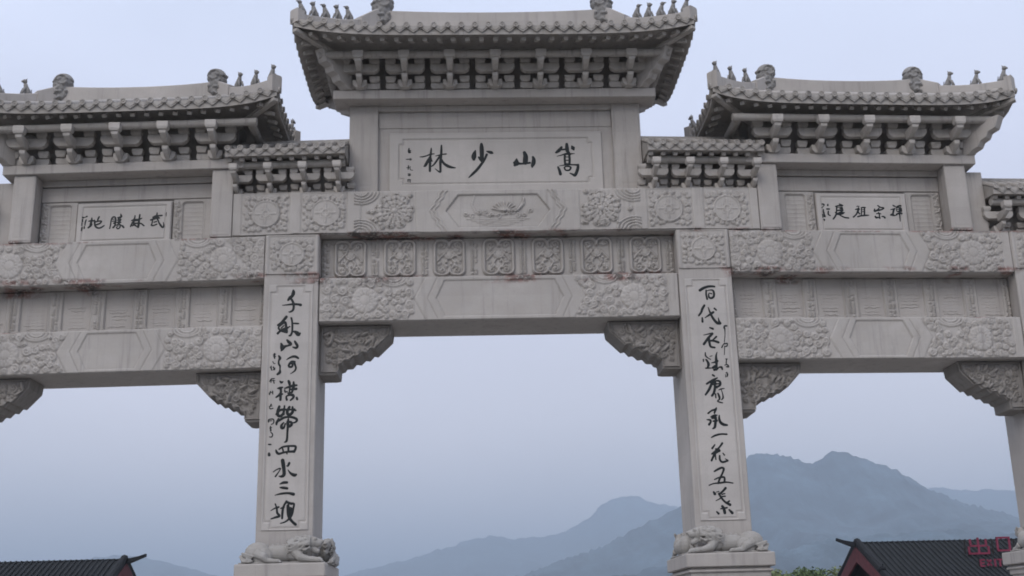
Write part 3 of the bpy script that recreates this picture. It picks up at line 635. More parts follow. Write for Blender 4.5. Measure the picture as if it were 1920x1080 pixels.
cs = slab_beam('cornice_slab', PC, -3.19, 3.19, .05, .6, 11.69, 11.875, .01)
slab_beam('cornice_slab', PC, -2.95, 2.95, .601, 1.12, 11.69, 11.873, .01)
MB().box(-2.33, 2.33, .40, .9, 11.58, 11.6885).mapped(PC).build('cornice_moulding', STONE, cs, bevel=.01)
# ---- corner brackets under the beams
def queti(P, x_in, z_top, sx, sd_in, seed):
    """x_in: pillar face, sx: horizontal scale, sd_in: direction into the opening"""
    pr = [(0, 0), (1.36, 0), (1.335, -.19), (1.05, -.47), (.98, -.45), (.90, -.545), (.82, -.53), (.73, -.62), (.64, -.605), (.57, -.69), (.46, -.695), (.425, -.75), (.36, -.77), (.35, -.93), (.27, -.945), (0, -.945)]
    prof = [(x_in+sd_in*u*sx, z_top+v) for u, v in pr]
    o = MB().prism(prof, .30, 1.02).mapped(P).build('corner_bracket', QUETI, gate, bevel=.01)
    inn = [(x_in+sd_in*(u*.95+.03)*sx, z_top-.02+v*.94) for u, v in pr]
    x0 = min(x for x, z in inn); x1 = max(x for x, z in inn); z0 = min(z for x, z in inn); z1 = z_top-.02
    def dr(cv):
        rnd = random.Random(seed)
        cv.line(inn+[inn[0]], .03, .035)
        curls(cv, x0+.05, x1-.05, z0+.1, z1-.05, rnd, (), .05, .09, 44)
        for k in range(16):
            x = rnd.uniform(x0+.1, x1-.2); z = rnd.uniform(z0+.3, z1-.1); a = rnd.uniform(0, 6)
            cv.dome(x, z, .09, .035, .055, a)
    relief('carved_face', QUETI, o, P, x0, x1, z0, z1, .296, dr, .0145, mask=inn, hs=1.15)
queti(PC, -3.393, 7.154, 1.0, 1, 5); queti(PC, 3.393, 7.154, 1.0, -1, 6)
# ---- wings
for sd in (-1, 1):
    W = PW(sd)
    b1 = slab_beam('wing_lower_beam', W, .507, 6.133, .066, 1.33, 6.31, 7.13)
    three(b1, W, 3.32, 2.81, 6.31, 7.13, .0305, (.62, .76, 1.01), 80+sd, .17)
    b2 = slab_beam('wing_frieze', W, .507, 6.133, .392, 1.2, 7.1315, 8.0)
    relief('carved_face', CARVE, b2, W, .51, 6.13, 7.14, 7.99, .355, band_wing(90+sd), skirt=.036)
    b3 = slab_beam('wing_upper_beam', W, .507, 6.133, .036, 1.33, 8.0015, 8.868)
    three(b3, W, 3.32, 2.81, 8.0015, 8.868, -.001, (.75, .9, 1.17), 100+sd, .17)
    queti(W, .507, 6.308, .94, 1, 7+sd); queti(W, 6.133, 6.308, .94, -1, 17+sd)
    # upper storey
    wl_ = slab_beam('wing_wall', W, 1.58, 4.985, .42, 1.0, 8.87, 10.24, 0)
    slab_beam('upper_band', W, 1.585, 4.98, .365, .4195, 9.81, 10.1, .006, parent=wl_)
    for a, b in ((1.168, 1.58), (4.985, 5.415)):
        o = MB().box(a, b, .0, 1.0, 8.87, 10.24).mapped(W).build('short_post', STONE, gate, bevel=.012)
        def dr(cv, c=(a+b)/2, h=(b-a)/2-.05):
            P = rrect(c-h, c+h, 8.97, 10.14, .05); cv.groove(P+[P[0]], .012, .006)
        relief('post_face', STONE, o, W, a+.015, b-.015, 8.89, 10.23, -.004, dr, .02)
    def dr_side(a, b):
        def dr(cv):
            rnd = random.Random(int(a*10))
            cx = (a+b)/2; P = rrect(a+.1, b-.16, 8.93, 9.74, .07); cv.fillpoly(P, -.03); cv.line(P+[P[0]], .014, .014)
            for q in range(8):
                z = 9.0+.09*q; cv.line([(a+.14+.02*(i % 2), z) if i == 0 else (a+.14+(b-a-.36)*i/7, z+.004*math.sin(i*1.4+q)) for i in range(8)], .013, .008, True)
            curls(cv, b-.15, b-.01, 8.9, 9.78, rnd, (), .03, .055, 24)
        return dr
    relief('carved_face', CARVE, wl_, W, 1.60, 2.40, 8.875, 9.805, .37, dr_side(1.69, 2.38), skirt=.045)
    relief('carved_face', CARVE, wl_, W, 4.25, 4.98, 8.875, 9.805, .37, dr_side(4.27, 4.975), skirt=.045)
    def board_w(cv):
        P = [(2.52, 8.98), (4.13, 8.98), (4.13, 9.66), (2.52, 9.66)]
        cv.fillpoly(P, -.006); cv.groove(P+[P[0]], .018, .02)
    slab_beam('name_board', W, 2.405, 4.245, .33, .4185, 8.8705, 9.75, .008)
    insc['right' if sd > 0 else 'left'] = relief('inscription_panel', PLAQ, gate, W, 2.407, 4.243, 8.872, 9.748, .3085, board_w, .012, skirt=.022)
    s = slab_beam('cornice_slab', W, .97, 5.63, -.06, 1.3, 10.2415, 10.43, .01)
    MB().box(1.582, 4.983, .33, .9, 10.12, 10.2405).mapped(W).build('cornice_moulding', STONE, s, bevel=.008)
    # outer bay, mostly beyond the frame
    b4 = slab_beam('outer_bay_beam', W, 7.147, 11.2, .035, 1.33, 8.0, 8.868)
    slab_beam('outer_bay_lower_beam', W, 7.147, 11.2, .035, 1.33, 6.31, 7.13)
    slab_beam('outer_bay_frieze', W, 7.147, 11.2, .36, 1.2, 7.1315, 7.9985)
    MB().box(11.2015, 12.2, 0, 1.33, 0, 8.868).mapped(W).build('end_pillar', STONE, gate, bevel=.014)
# ================================================================ brush writing
def brush_mesh(strokes, P, y, bold=1.0):
    m = MB()
    for a in strokes:
        pts = [(a[i]/1000, a[i+1]/1000, max(a[i+2]*bold, 14)/2000) for i in range(0, len(a), 3)]
        # subdivide smoothly
        Q = []
        n = len(pts)
        for i in range(n-1):
            p0, p1, p2, p3 = pts[max(i-1, 0)], pts[i], pts[i+1], pts[min(i+2, n-1)]
            for k in range(5):
                t = k/5
                Q.append(tuple(max(.5*((2*b)+(-a_+c)*t+(2*a_-5*b+4*c-d)*t*t+(-a_+3*b-3*c+d)*t**3), .002) if j == 2 else
                               .5*((2*b)+(-a_+c)*t+(2*a_-5*b+4*c-d)*t*t+(-a_+3*b-3*c+d)*t**3)
                               for j, (a_, b, c, d) in enumerate(zip(p0, p1, p2, p3))))
        Q.append(pts[-1])
        L, Rr = [], []
        for i, (x, z, w) in enumerate(Q):
            a_, b_ = Q[max(i-1, 0)], Q[min(i+1, len(Q)-1)]
            dx, dz = b_[0]-a_[0], b_[1]-a_[1]; l = math.hypot(dx, dz) or 1
            L.append((x-dz/l*w, z+dx/l*w)); Rr.append((x+dz/l*w, z-dx/l*w))
        # round ends
        def cap(i, s):
            x, z, w = Q[i]; a_, b_ = (Q[i], Q[i+1]) if i == 0 else (Q[i-1], Q[i])
            dx, dz = b_[0]-a_[0], b_[1]-a_[1]; l = math.hypot(dx, dz) or 1; th = math.atan2(dz, dx)
            return [(x+w*math.cos(th+s*t), z+w*math.sin(th+s*t)) for t in (math.pi*.5+math.pi*k/5 for k in range(1, 5))] if i == 0 else \
                   [(x+w*math.cos(th-t), z+w*math.sin(th-t)) for t in (-math.pi*.5+math.pi*k/5 for k in range(1, 5))]
        vs = []; fs = []
        n = len(Q)
        for i in range(n): vs += [P(L[i][0], y, L[i][1]), P(Q[i][0], y-.003, Q[i][1]), P(Rr[i][0], y, Rr[i][1])]
        for i in range(n-1):
            for k in (0, 1): fs.append((3*i+k, 3*i+k+1, 3*i+4+k, 3*i+3+k))
        m.add(vs, fs)
        for i in (0, -1):
            x, z, w = Q[i]; k = 10
            m.add([P(x, y-.003, z)]+[P(x+w*math.cos(2*math.pi*j/k), y, z+w*math.sin(2*math.pi*j/k)) for j in range(k)], [(0, 1+j, 1+(j+1) % k) for j in range(k)])
    return m
YP = {'centre': (PB, .4475), 'left': (PW(-1), .3130), 'right': (PW(1), .3130), 'pl': (PC, -.0095), 'pr': (PC, -.0095)}
for pan, st in GLYPHS:
    small = pan[-1] == '*'; pan = pan.strip('*')
    P, y = YP[pan]
    m = brush_mesh(st, P, y, 1.25 if pan in ('left', 'right') else 1.12)
    if small: m.build('small_characters', INK, insc[pan], kind='stuff')
    else: m.build('character', INK, insc[pan])
# ================================================================ bracket sets
def bk(fn):
    m = MB(); fn(m); return m
def prof_arm(w, h, r):      # boat-shaped bracket arm seen from the front
    return [(-w+r, 0), (w-r, 0), (w-r*.35, h*.22), (w, h*.55), (w, h), (-w, h), (-w, h*.55), (-w+r*.35, h*.22)]
ME_ARM1 = MB().prism([(-.365, .03), (-.335, 0), (.335, 0), (.365, .03), (.365, .125), (-.365, .125)], -.05, .12).mesh('bracket_arm', BRK, .008)
ME_ARM2 = MB().prism(prof_arm(.365, .165, .09), -.07, .07).mesh('bracket_arm', BRK, .008)
ME_BLOCK = MB().frustum(-.097, .097, -.085, .085, 0, .055, .74).box(-.097, .097, -.085, .085, .0552, .12).mesh('bearing_block', BRK, .006)
ME_BASE = MB().prism([(-.07, 0), (.07, 0), (.13, .06), (.13, .155), (.065, .155), (.045, .08), (-.045, .08), (-.065, .155), (-.13, .155), (-.13, .06)], -.12, .1).mesh('base_block', BRK, .006)
def nose(l0, h, w):   # forward leaning beak: back end low and round, front end high and square
    m = MB()
    side = [(0.04, 0), (-l0*.35, .0), (-l0*.75, h*.3), (-l0, h*.62), (-l0-.01, h), (.04, h)]
    for (k0, k1, a, b) in ((.62, .62, 0, 1),):
        n = len(side)
        vs = [(-w*(.62+.38*z/h), y, z) for y, z in side]+[(w*(.62+.38*z/h), y, z) for y, z in side]
        m.add(vs, [tuple(range(n)), tuple(range(n, 2*n))]+[(i, (i+1) % n, n+(i+1) % n, n+i) for i in range(n)])
    return m
ME_NOSE1 = nose(.30, .17, .058).mesh('bracket_nose', BRK, .008)
ME_NOSE2 = nose(.38, .155, .068).mesh('bracket_nose', BRK, .008)
ME_CAP = MB().frustum(-.1, .1, -.08, .08, 0, .035, .8).box(-.1, .1, -.08, .08, .0352, .145).mesh('bracket_cap', BRK, .006)
def bracket_set(P, x, y, z, kz=1.0, kx=1.0, back=False):
    o = empty('bracket_set', (0, 0, 0)); o.parent = gate
    w = Vector(P(x, y, z)); o.location = w
    S = Matrix.Diagonal((kx, 1, kz, 1)); B = Matrix.Rotation(math.pi, 4, 'Z') if back else Matrix.Identity(4)
    def put(n, me, dx, dy, dz):
        inst(n, me, o, Matrix.Translation(w) @ B @ Matrix.Translation((dx*kx, dy, dz*kz)) @ S)
    put('base_block', ME_BASE, 0, -.02, 0)
    put('bracket_arm', ME_ARM1, 0, .07, .03)
    for s in (-1, 1): put('bearing_block', ME_BLOCK, s*.268, .04, .158)
    put('bracket_nose', ME_NOSE1, 0, -.06, .012)
    put('bracket_arm', ME_ARM2, 0, -.13, .30)
    for s in (-1, 1): put('bearing_block', ME_BLOCK, s*.268, -.12, .4665)
    put('bracket_nose', ME_NOSE2, 0, -.22, .24)
    put('bracket_cap', ME_CAP, 0, -.57, .395)
    return o
# ================================================================ tiles
def mk_round():
    m = MB(); n = 8; r = .062
    for t in (0,):
        vs = []
        for y, rr in ((.0, r), (1, r)):
            for k in range(n+1):
                a = math.pi*k/n; vs.append((rr*math.cos(a), y, rr*math.sin(a)))
        m.add(vs, [(k, k+1, n+1+k+1, n+1+k) for k in range(n)])
    return m
def end_disc(r=.058, t=.034):
    m = MB(); n = 14
    vs = [(r*math.cos(2*math.pi*k/n), -t, r*math.sin(2*math.pi*k/n)) for k in range(n)]+[(r*math.cos(2*math.pi*k/n), 0, r*math.sin(2*math.pi*k/n)) for k in range(n)]
    m.add(vs, [tuple(range(n)), tuple(range(n, 2*n))]+[(k, (k+1) % n, n+(k+1) % n, n+k) for k in range(n)])
    # raised rim and boss
    r2 = .7*r
    vs = [(r*math.cos(2*math.pi*k/n), -t-.012, r*math.sin(2*math.pi*k/n)) for k in range(n)]+[(r2*math.cos(2*math.pi*k/n), -t-.012, r2*math.sin(2*math.pi*k/n)) for k in range(n)]+[(r2*math.cos(2*math.pi*k/n), -t-.001, r2*math.sin(2*math.pi*k/n)) for k in range(n)]
    m.add(vs, [(k, (k+1) % n, n+(k+1) % n, n+k) for k in range(n)]+[(n+k, n+(k+1) % n, 2*n+(k+1) % n, 2*n+k) for k in range(n)])
    m.ball((0, -t, 0), .02, .012, .02, 8, 4)
    return m
ME_TUBE = mk_round().mesh('round_tile', TILE, smooth=True)
_t = end_disc(); ME_END = _t.mesh('tile_end', TILE)
def mk_drip():
    m = MB(); w = .124
    pr = [(-w, .04), (-w, -.028), (-w*.5, -.082), (0, -.128), (w*.5, -.082), (w, -.028), (w, .04), (w*.5, .012), (0, .0), (-w*.5, .012)]
    m.prism(pr, -.015, .012)
    m.prism([(-w*.72, .0), (-w*.72, -.03), (0, -.092), (w*.72, -.03), (w*.72, .0), (0, -.03)], -.024, -.0152)
    vs = []; n = 4
    for y in (0, .4):
        for k in range(n+1):
            x = -w+2*w*k/n; vs.append((x, y, .035-.035*(1-(x/w)**2)+.0))
    m.add(vs, [(k, k+1, n+2+k, n+1+k) for k in range(n)])
    return m
ME_DRIP = mk_drip().mesh('drip_tile', TILE)
ME_RAFT = MB().box(-.042, .042, 0, 1, -.065, 0).mesh('rafter', TILE, .004)
def frame_from(p0, p1, up=Vector((0, 0, 1)), sy=None):
    p0, p1 = Vector(p0), Vector(p1); d = p1-p0; L = d.length; y = d/L
    x = y.cross(up).normalized(); z = x.cross(y)
    s = L if sy is None else sy
    return Matrix(((x.x, y.x*s, z.x, p0.x), (x.y, y.y*s, z.y, p0.y), (x.z, y.z*s, z.z, p0.z), (0, 0, 0, 1)))
def beast_mesh(kind):
    m = MB()
    if kind == 0:    # seated bird-like beast
        m.tube([(0, .05, -.02), (0, .04, .06), (0, .0, .14), (0, -.025, .2)], [.052, .062, .045, .028], 8)
        m.ball((0, -.035, .225), .034, .042, .036, 8, 6)
        m.tube([(0, -.06, .228), (0, -.1, .222), (0, -.125, .21)], [.018, .012, .004], 6)
        m.tube([(0, .06, .0), (0, .11, .04), (0, .13, .0)], [.03, .022, .01], 6)
        for s in (-1, 1): m.tube([(s*.03, -.02, .1), (s*.032, -.05, .04), (s*.032, -.06, -.02)], [.02, .017, .02], 6)
    else:            # upright beast, round head
        m.tube([(0, .055, -.02), (0, .045, .06), (0, .01, .15), (0, -.005, .2)], [.055, .058, .04, .03], 8)
        m.ball((0, -.015, .238), .037, .045, .04, 8, 6)
        m.tube([(0, -.045, .232), (0, -.072, .226)], [.022, .016], 6)
        for s in (-1, 1):
            m.tube([(s*.02, .0, .262), (s*.026, .012, .29)], [.012, .004], 5)
            m.tube([(s*.032, -.015, .12), (s*.034, -.045, .05), (s*.034, -.055, -.02)], [.021, .018, .02], 6)
        m.tube([(0, .07, .0), (0, .12, .06), (0, .11, .12)], [.028, .02, .01], 6)
    return m.mesh('ridge_beast', STATUE_D, smooth=True)
STATUE_D = stone('weathered_statue_stone', (.27, .262, .255), False, .8, 1.0, .9)
BEAST = [beast_mesh(0), beast_mesh(1)]
def remeshed(m, name, mat, parent, M, vox=.018, **k):
    me = m.mesh(name+'_raw', mat)
    o = bpy.data.objects.new(name, me); link(o)
    if parent: o.parent = parent; M = Matrix.Translation(-wloc(parent)) @ M
    o.matrix_local = M
    r = o.modifiers.new('weld', 'REMESH'); r.mode = 'VOXEL'; r.voxel_size = vox; r.use_smooth_shade = True
    s = o.modifiers.new('soft', 'SMOOTH'); s.factor = .5; s.iterations = 2
    dg = bpy.context.evaluated_depsgraph_get(); ev = o.evaluated_get(dg)
    nm = bpy.data.meshes.new_from_object(ev); o.modifiers.clear(); o.data = nm
    if not nm.materials: nm.materials.append(mat)
    nm.polygons.foreach_set('use_smooth', [True]*len(nm.polygons))
    return tag(o, **k)
def dragon_parts():
    """ridge-end dragon biting the ridge: x points outward, towards the hip; curled tail forms a ball above the head"""
    m = MB()
    # swollen curl of the tail (big ball turning inward)
    P = []; r = []
    for i in range(20):
        t = i/19; a = R(-60+300*t); q = .17*(1-.5*t)
        P.append((-.02+q*math.cos(a)*1.0, 0, .36+q*math.sin(a))); r.append(.105*(1-.45*t))
    m.tube(P, r, 10)
    m.ball((-.01, 0, .35), .15, .13, .15); m.ball((.03, 0, .2), .17, .13, .17); m.ball((.06, 0, .06), .15, .12, .14)
    for s in (-1, 1):
        P = [(-.01+q*math.cos(a), s*(.10+.02*(1-q/.15)), .35+q*math.sin(a)) for q, a in ((.15-.1*i/12, R(40*i-40)) for i in range(13))]
        m.tube(P, [.03]*12+[.02], 6)
    # neck and head biting the ridge towards -x
    m.tube([(.04, 0, .3), (.1, 0, .16), (.05, 0, .02), (-.06, 0, -.04)], [.13, .14, .13, .11], 10)
    m.ball((-.04, 0, .04), .14, .12, .11)
    m.tube([(-.1, 0, .09), (-.22, 0, .1), (-.31, 0, .145)], [.075, .052, .03], 8)     # upper jaw
    m.tube([(-.08, 0, -.04), (-.18, 0, -.13), (-.29, 0, -.14)], [.06, .045, .025], 8)  # lower jaw
    for s in (-1, 1):
        m.ball((-.1, s*.1, .11), .04, .03, .04, 8, 6)
        m.tube([(-.02, s*.1, .1), (.08, s*.13, .08), (.14, s*.12, .0)], [.03, .034, .02], 7)
        m.tube([(.0, s*.11, -.02), (.08, s*.13, -.08), (.1, s*.12, -.18)], [.03, .03, .015], 7)
        for k in range(4):
            m.tube([(.02+.05*k, s*.11, .22-.07*k), (.09+.05*k, s*.13, .16-.07*k)], [.02, .012], 6)
    # small horn standing off the back
    m.tube([(.14, 0, .3), (.2, 0, .36), (.235, 0, .41)], [.034, .026, .024], 7)
    m.tube([(.12, 0, .1), (.2, 0, .14), (.22, 0, .22)], [.05, .035, .02], 7)
    return m
DR = remeshed(dragon_parts(), 'ridge_dragon', STATUE_D, None, Matrix.Identity(4), .014)
DRAGON_ME = DR.data; bpy.data.objects.remove(DR)
# ================================================================ hipped roof
def hip_roof(P, cx, L, E, yc, z_mid, rise, Lr, z_base, ridge, hip, nfig, purl_y, purl_z, purl_L, wall_y, bz, yaw):
    """z_mid: underside of the eave board at mid-span; ridge: (z_mid_top, z_end_top); hip: list of (t, z_top)"""
    o = empty('hipped_roof', P(cx, yc, z_mid)); o.parent = gate
    def ze(x): return z_mid+rise*abs((x-cx)/L)**5
    def zs(y): return z_mid+rise*abs((y-yc)/E)**5
    TK = .165
    def surf(x, v):    # front slope at plan x and fraction v from eave to ridge
        return ze(x)+TK+(z_base-z_mid-TK)*(v*.94+.06*v*v)+.0
    # deck and soffit as one solid
    m = MB(); NX = 44
    xs = [cx-L+2*L*i/NX for i in range(NX+1)]
    def ridge_x(x): return max(cx-Lr, min(cx+Lr, x))
    for sgn in (-1, 1):
        rows = []
        for x in xs:
            row = []
            vmax = 1 if abs(x-cx) <= Lr else 1-(abs(x-cx)-Lr)/(L-Lr)
            for k in range(7):
                v = vmax*k/6
                row.append(P(x, yc+sgn*E*(1-v), surf(x, v)))
            rows.append(row)
        b = len(m.v)
        for row in rows: m.v += row
        for i in range(NX):
            for k in range(6): m.f.append((b+i*7+k, b+(i+1)*7+k, b+(i+1)*7+k+1, b+i*7+k+1))
        # fascia and soffit
        b = len(m.v)
        for x in xs:
            xx = cx+(x-cx)*.999
            yi = .62
            xi = cx+(x-cx)*((purl_L+.05)/L)
            m.v += [P(x, yc+sgn*E, surf(x, 0)), P(x, yc+sgn*E, ze(x)), P(xi, yc+sgn*(E-.5*abs(E-abs(yc-purl_y))-.02), z_mid+.20+rise*.25*abs((x-cx)/L)**5), P(xi, yc, z_mid+.21)]
        for i in range(NX):
            for k in range(3): m.f.append((b+i*4+k, b+(i+1)*4+k, b+(i+1)*4+k+1, b+i*4+k+1))
    NY = 16
    for sgn in (-1, 1):
        b = len(m.v)
        for j in range(NY+1):
            y = yc-E+2*E*j/NY; vm = 1-abs(y-yc)/E
            for k in range(7):
                v = vm*k/6; x = cx+sgn*(L-(L-Lr)*v)
                m.v.append(P(x, y, zs(y)+TK+(z_base-z_mid-TK)*(v*.94+.06*v*v)))
        for j in range(NY):
            for k in range(6): m.f.append((b+j*7+k, b+(j+1)*7+k, b+(j+1)*7+k+1, b+j*7+k+1))
        b = len(m.v)
        for j in range(NY+1):
            y = yc-E+2*E*j/NY
            yi = yc+(y-yc)*.55
            m.v += [P(cx+sgn*L, y, zs(y)+TK), P(cx+sgn*L, y, zs(y)), P(cx+sgn*(purl_L+.05), yi, z_mid+.19+rise*.2*abs((y-yc)/E)**5), P(cx+sgn*(purl_L-.8), yc+(y-yc)*.2, z_mid+.2)]
        for j in range(NY):
            for k in range(3): m.f.append((b+j*4+k, b+(j+1)*4+k, b+(j+1)*4+k+1, b+j*4+k+1))
    m.build('roof_deck', TILE, o)
    # tiles, front and rear
    def put_col(p_e, p_r, outward):
        p_e = Vector(p_e); p_r = Vector(p_r)
        if (p_r-p_e).length < .12: return
        lift = Vector((0, 0, .018))
        M = frame_from(p_e+lift, p_r+lift)
        inst('round_tile', ME_TUBE, o, M)
        y = outward; x = Vector((-y.y, y.x, 0))*-1
        M2 = Matrix(((-x.x, -y.x, 0, p_e.x+y.x*.02), (-x.y, -y.y, 0, p_e.y+y.y*.02), (0, 0, 1, p_e.z+.022), (0, 0, 0, 1)))
        inst('tile_end', ME_END, o, M2)
    def put_drip(p, outward, tilt):
        y = -outward; x = Vector((y.y, -y.x, 0))
        M = Matrix(((x.x, y.x, 0, p[0]+outward.x*.02), (x.y, y.y, 0, p[1]+outward.y*.02), (x.z, y.z, 1, p[2]), (0, 0, 0, 1)))
        if tilt:
            M = M @ Matrix.Rotation(tilt, 4, 'Y')
        inst('drip_tile', ME_DRIP, o, M)
    n = int(round(2*(L-.05)/.262)); p = 2*(L-.05)/n
    sdx = 1 if P(1, 0, 0)[0] > P(0, 0, 0)[0] else -1
    for sgn in (-1, 1):
        out = Vector((0, sgn, 0))
        for i in range(n+1):
            x = cx-L+.05+p*i; x = min(max(x, cx-L+.06), cx+L-.06)
            vmax = 1 if abs(x-cx) <= Lr else 1-(abs(x-cx)-Lr)/(L-Lr)
            pe = P(x, yc+sgn*E, surf(x, 0)); pr_ = P(x, yc+sgn*E*(1-vmax), surf(x, vmax))
            put_col(pe, pr_, out)
            if i < n:
                xm = x+p/2; h = .01
                sl = (ze(xm+h)-ze(xm-h))/(2*h)*sdx
                put_drip(P(xm, yc+sgn*E, surf(xm, 0)-.0), out, (math.atan(sl) if sgn < 0 else -math.atan(sl))*-1)
    ns = int(round(2*(E-.05)/.262)); ps = 2*(E-.05)/ns
    for sgn in (-1, 1):
        out = Vector((sgn*sdx, 0, 0))
        for j in range(ns+1):
            y = yc-E+.05+ps*j; y = min(max(y, yc-E+.06), yc+E-.06); vm = 1-abs(y-yc)/E
            pe = P(cx+sgn*L, y, zs(y)+TK); pr_ = P(cx+sgn*(L-(L-Lr)*vm), y, zs(y)+TK+(z_base-z_mid-TK)*vm)
            if vm > .12: put_col(pe, pr_, out)
            else:
                M2 = Matrix(((0, -out.x, 0, pe[0]+out.x*.02), (out.x, 0, 0, pe[1]), (0, 0, 1, pe[2]+.022), (0, 0, 0, 1))); inst('tile_end', ME_END, o, M2)
            if j < ns:
                ym = y+ps/2; h = .01; sl = (zs(ym+h)-zs(ym-h))/(2*h)
                put_drip(P(cx+sgn*L, ym, zs(ym)+TK), out, -sl*out.x)
    # rafters
    for sgn in (-1, 1):
        k = int(2*(L-.3)/.262)
        for i in range(k+1):
            x = cx-(L-.3)+2*(L-.3)*i/k
            xi = cx+(x-cx)*.93
            a = P(x, yc+sgn*(E-.10), ze(x)-.004); b = P(xi, yc+sgn*(abs(yc-purl_y)-.05), z_mid+.18)
            inst('rafter', ME_RAFT, o, frame_from(a, Vector(a).lerp(Vector(b), .38)))
    for sgn in (-1, 1):
        k = int(2*(E-.35)/.3)
        for j in range(k+1):
            y = yc-(E-.35)+2*(E-.35)*j/k
            a = P(cx+sgn*(L-.10), y, zs(y)-.004); b = P(cx+sgn*(purl_L-.1), yc+(y-yc)*.8, z_mid+.17)
            inst('rafter', ME_RAFT, o, frame_from(a, Vector(a).lerp(Vector(b), .38)))
    # purlins front, rear, sides
    for sgn in (-1, 1):
        yy = yc+sgn*(yc-purl_y)
        MB().tube([P(cx-purl_L, yy, purl_z), P(cx, yy, purl_z), P(cx+purl_L, yy, purl_z)], .075, 12).build('purlin', TILE, o, smooth=False)
        q = purl_L-.12
        MB().tube([P(cx+sgn*q, purl_y, purl_z), P(cx+sgn*q, 2*yc-purl_y, purl_z)], .08, 12).build('purlin', TILE, o)
    # ridge wall
    zr0, zr1 = ridge
    m = MB(); NR = 20
    for i in range(NR+1):
        x = cx-Lr-.02+2*(Lr+.02)*i/NR; t = abs((x-cx)/Lr); zt = zr0+(zr1-zr0)*t**2.2
        m.v += [P(x, yc-.13, z_base-.1), P(x, yc-.13, zt-.03), P(x, yc-.085, zt), P(x, yc+.085, zt), P(x, yc+.13, zt-.03), P(x, yc+.13, z_base-.1)]
    for i in range(NR):
        for k in range(5): m.f.append((i*6+k, (i+1)*6+k, (i+1)*6+k+1, i*6+k+1))
    m.f += [tuple(range(6)), tuple(range(NR*6, NR*6+6))]
    m.build('main_ridge', STONE, o)
    # hip ridges: an upper thick run to the break, then the lower run carrying the beasts
    for sx in (-1, 1):
        for sy in (-1, 1):
            def pt(t): return cx+sx*(Lr+(L-Lr)*t), yc+sy*E*t
            def zt(t):
                ks = hip
                for (a, za), (b, zb) in zip(ks[:-1], ks[1:]):
                    if a <= t <= b: q = (t-a)/(b-a); return za+(zb-za)*q
                return ks[-1][1]
            def run(t0, t1, w, dz, name, n=9, droop=0):
                m = MB(); dirv = Vector((sx*(L-Lr), sy*E, 0)).normalized(); nv = Vector((-dirv.y, dirv.x, 0))*w
                for i in range(n+1):
                    t = t0+(t1-t0)*i/n; x, y = pt(t); z = zt(t)+dz
                    base = surf(cx+(x-cx), 1-min(t, 1))-.08 if t <= 1 else zt(1)-.3
                    for (s, zz) in ((-1, base), (-1, z-.02), (-.7, z), (.7, z), (1, z-.02), (1, base)):
                        m.v.append(P(x+nv.x*s, y+nv.y*s, zz))
                for i in range(n):
                    for k in range(5): m.f.append((i*6+k, (i+1)*6+k, (i+1)*6+k+1, i*6+k+1))
                    m.f.append((i*6, (i+1)*6, (i+1)*6+5, i*6+5))
                m.f += [tuple(range(6)), tuple(range(n*6, n*6+6))]
                return m.build(name, STONE, o, bevel=0)
            tb = hip[2][0]
            run(-.03, tb, .12, .035, 'hip_ridge', 6)
            run(tb+.001, .95, .095, -.02, 'hip_ridge', 10)
            run(.93, 1.0, .115, .05, 'hip_end_block', 2)
            rot = math.atan2(sy*E, sx*(L-Lr)*sdx)
            for k in range(nfig):
                t = tb+.11+(.935-tb-.11)*k/(nfig-1)*.985
                x, y = pt(t); w = P(x, y, zt(t)-.02)
                s_ = 1.12
                M = Matrix.Translation(w) @ Matrix.Rotation(rot+math.pi/2, 4, 'Z') @ Matrix.Diagonal((s_*1.12, s_*1.0, s_*1.05, 1))
                inst('ridge_beast', BEAST[(nfig-1-k) % 2 if nfig == 5 else 1], o, M)
            # corner beam under the hip
            a = pt(.99); b = pt(.2)
            w0 = Vector(P(a[0], a[1], z_mid+rise-.03)); w1 = Vector(P(b[0], b[1], z_mid-.02))
            inst('corner_beam', ME_CB, o, frame_from(w0, w1))
        x = cx+sx*(Lr-.05); w = P(x, yc, zr1-.03)
        M = Matrix.Translation(Vector(w)-Vector((0, 0, .22))) @ Matrix.Rotation(0 if sx*sdx > 0 else math.pi, 4, 'Z') @ Matrix.Diagonal(((1.0, 1.6, .98, 1) if nfig == 3 else (1.15, 1.7, 1.12, 1)))
        inst('ridge_dragon', DRAGON_ME, o, M)
    return o
ME_CB = MB().box(-.06, .06, 0, 1, -.08, 0).mesh('corner_beam', TILE, .01)
def corner_arms(P, cx, half, y, z, sx, sc_=1.0, back=False):
    """the big diagonal bracket at a roof corner: stepped scroll arms rising outward"""
    m = MB()
    d = Vector((sx*.62, .78 if back else -.78, 0)).normalized(); nv = Vector((-d.y, d.x, 0))
    prof = [(0, 0), (.12, -.0), (.2, .06), (.34, .1), (.40, .2), (.53, .24), (.58, .34), (.74, .38), (.80, .5), (.86, .62), (0, .62)]
    vs = []
    for s in (-.11, .11):
        for u, v in prof: vs.append(P(cx+sx*half+(d.x*u+nv.x*s)*sc_, y+(d.y*u+nv.y*s)*sc_, z+v*sc_))
    n = len(prof)
    m.add(vs, [tuple(range(n)), tuple(range(n, 2*n))]+[(i, (i+1) % n, n+(i+1) % n, n+i) for i in range(n)])
    m.build('corner_arm', STONE, gate, bevel=.01)
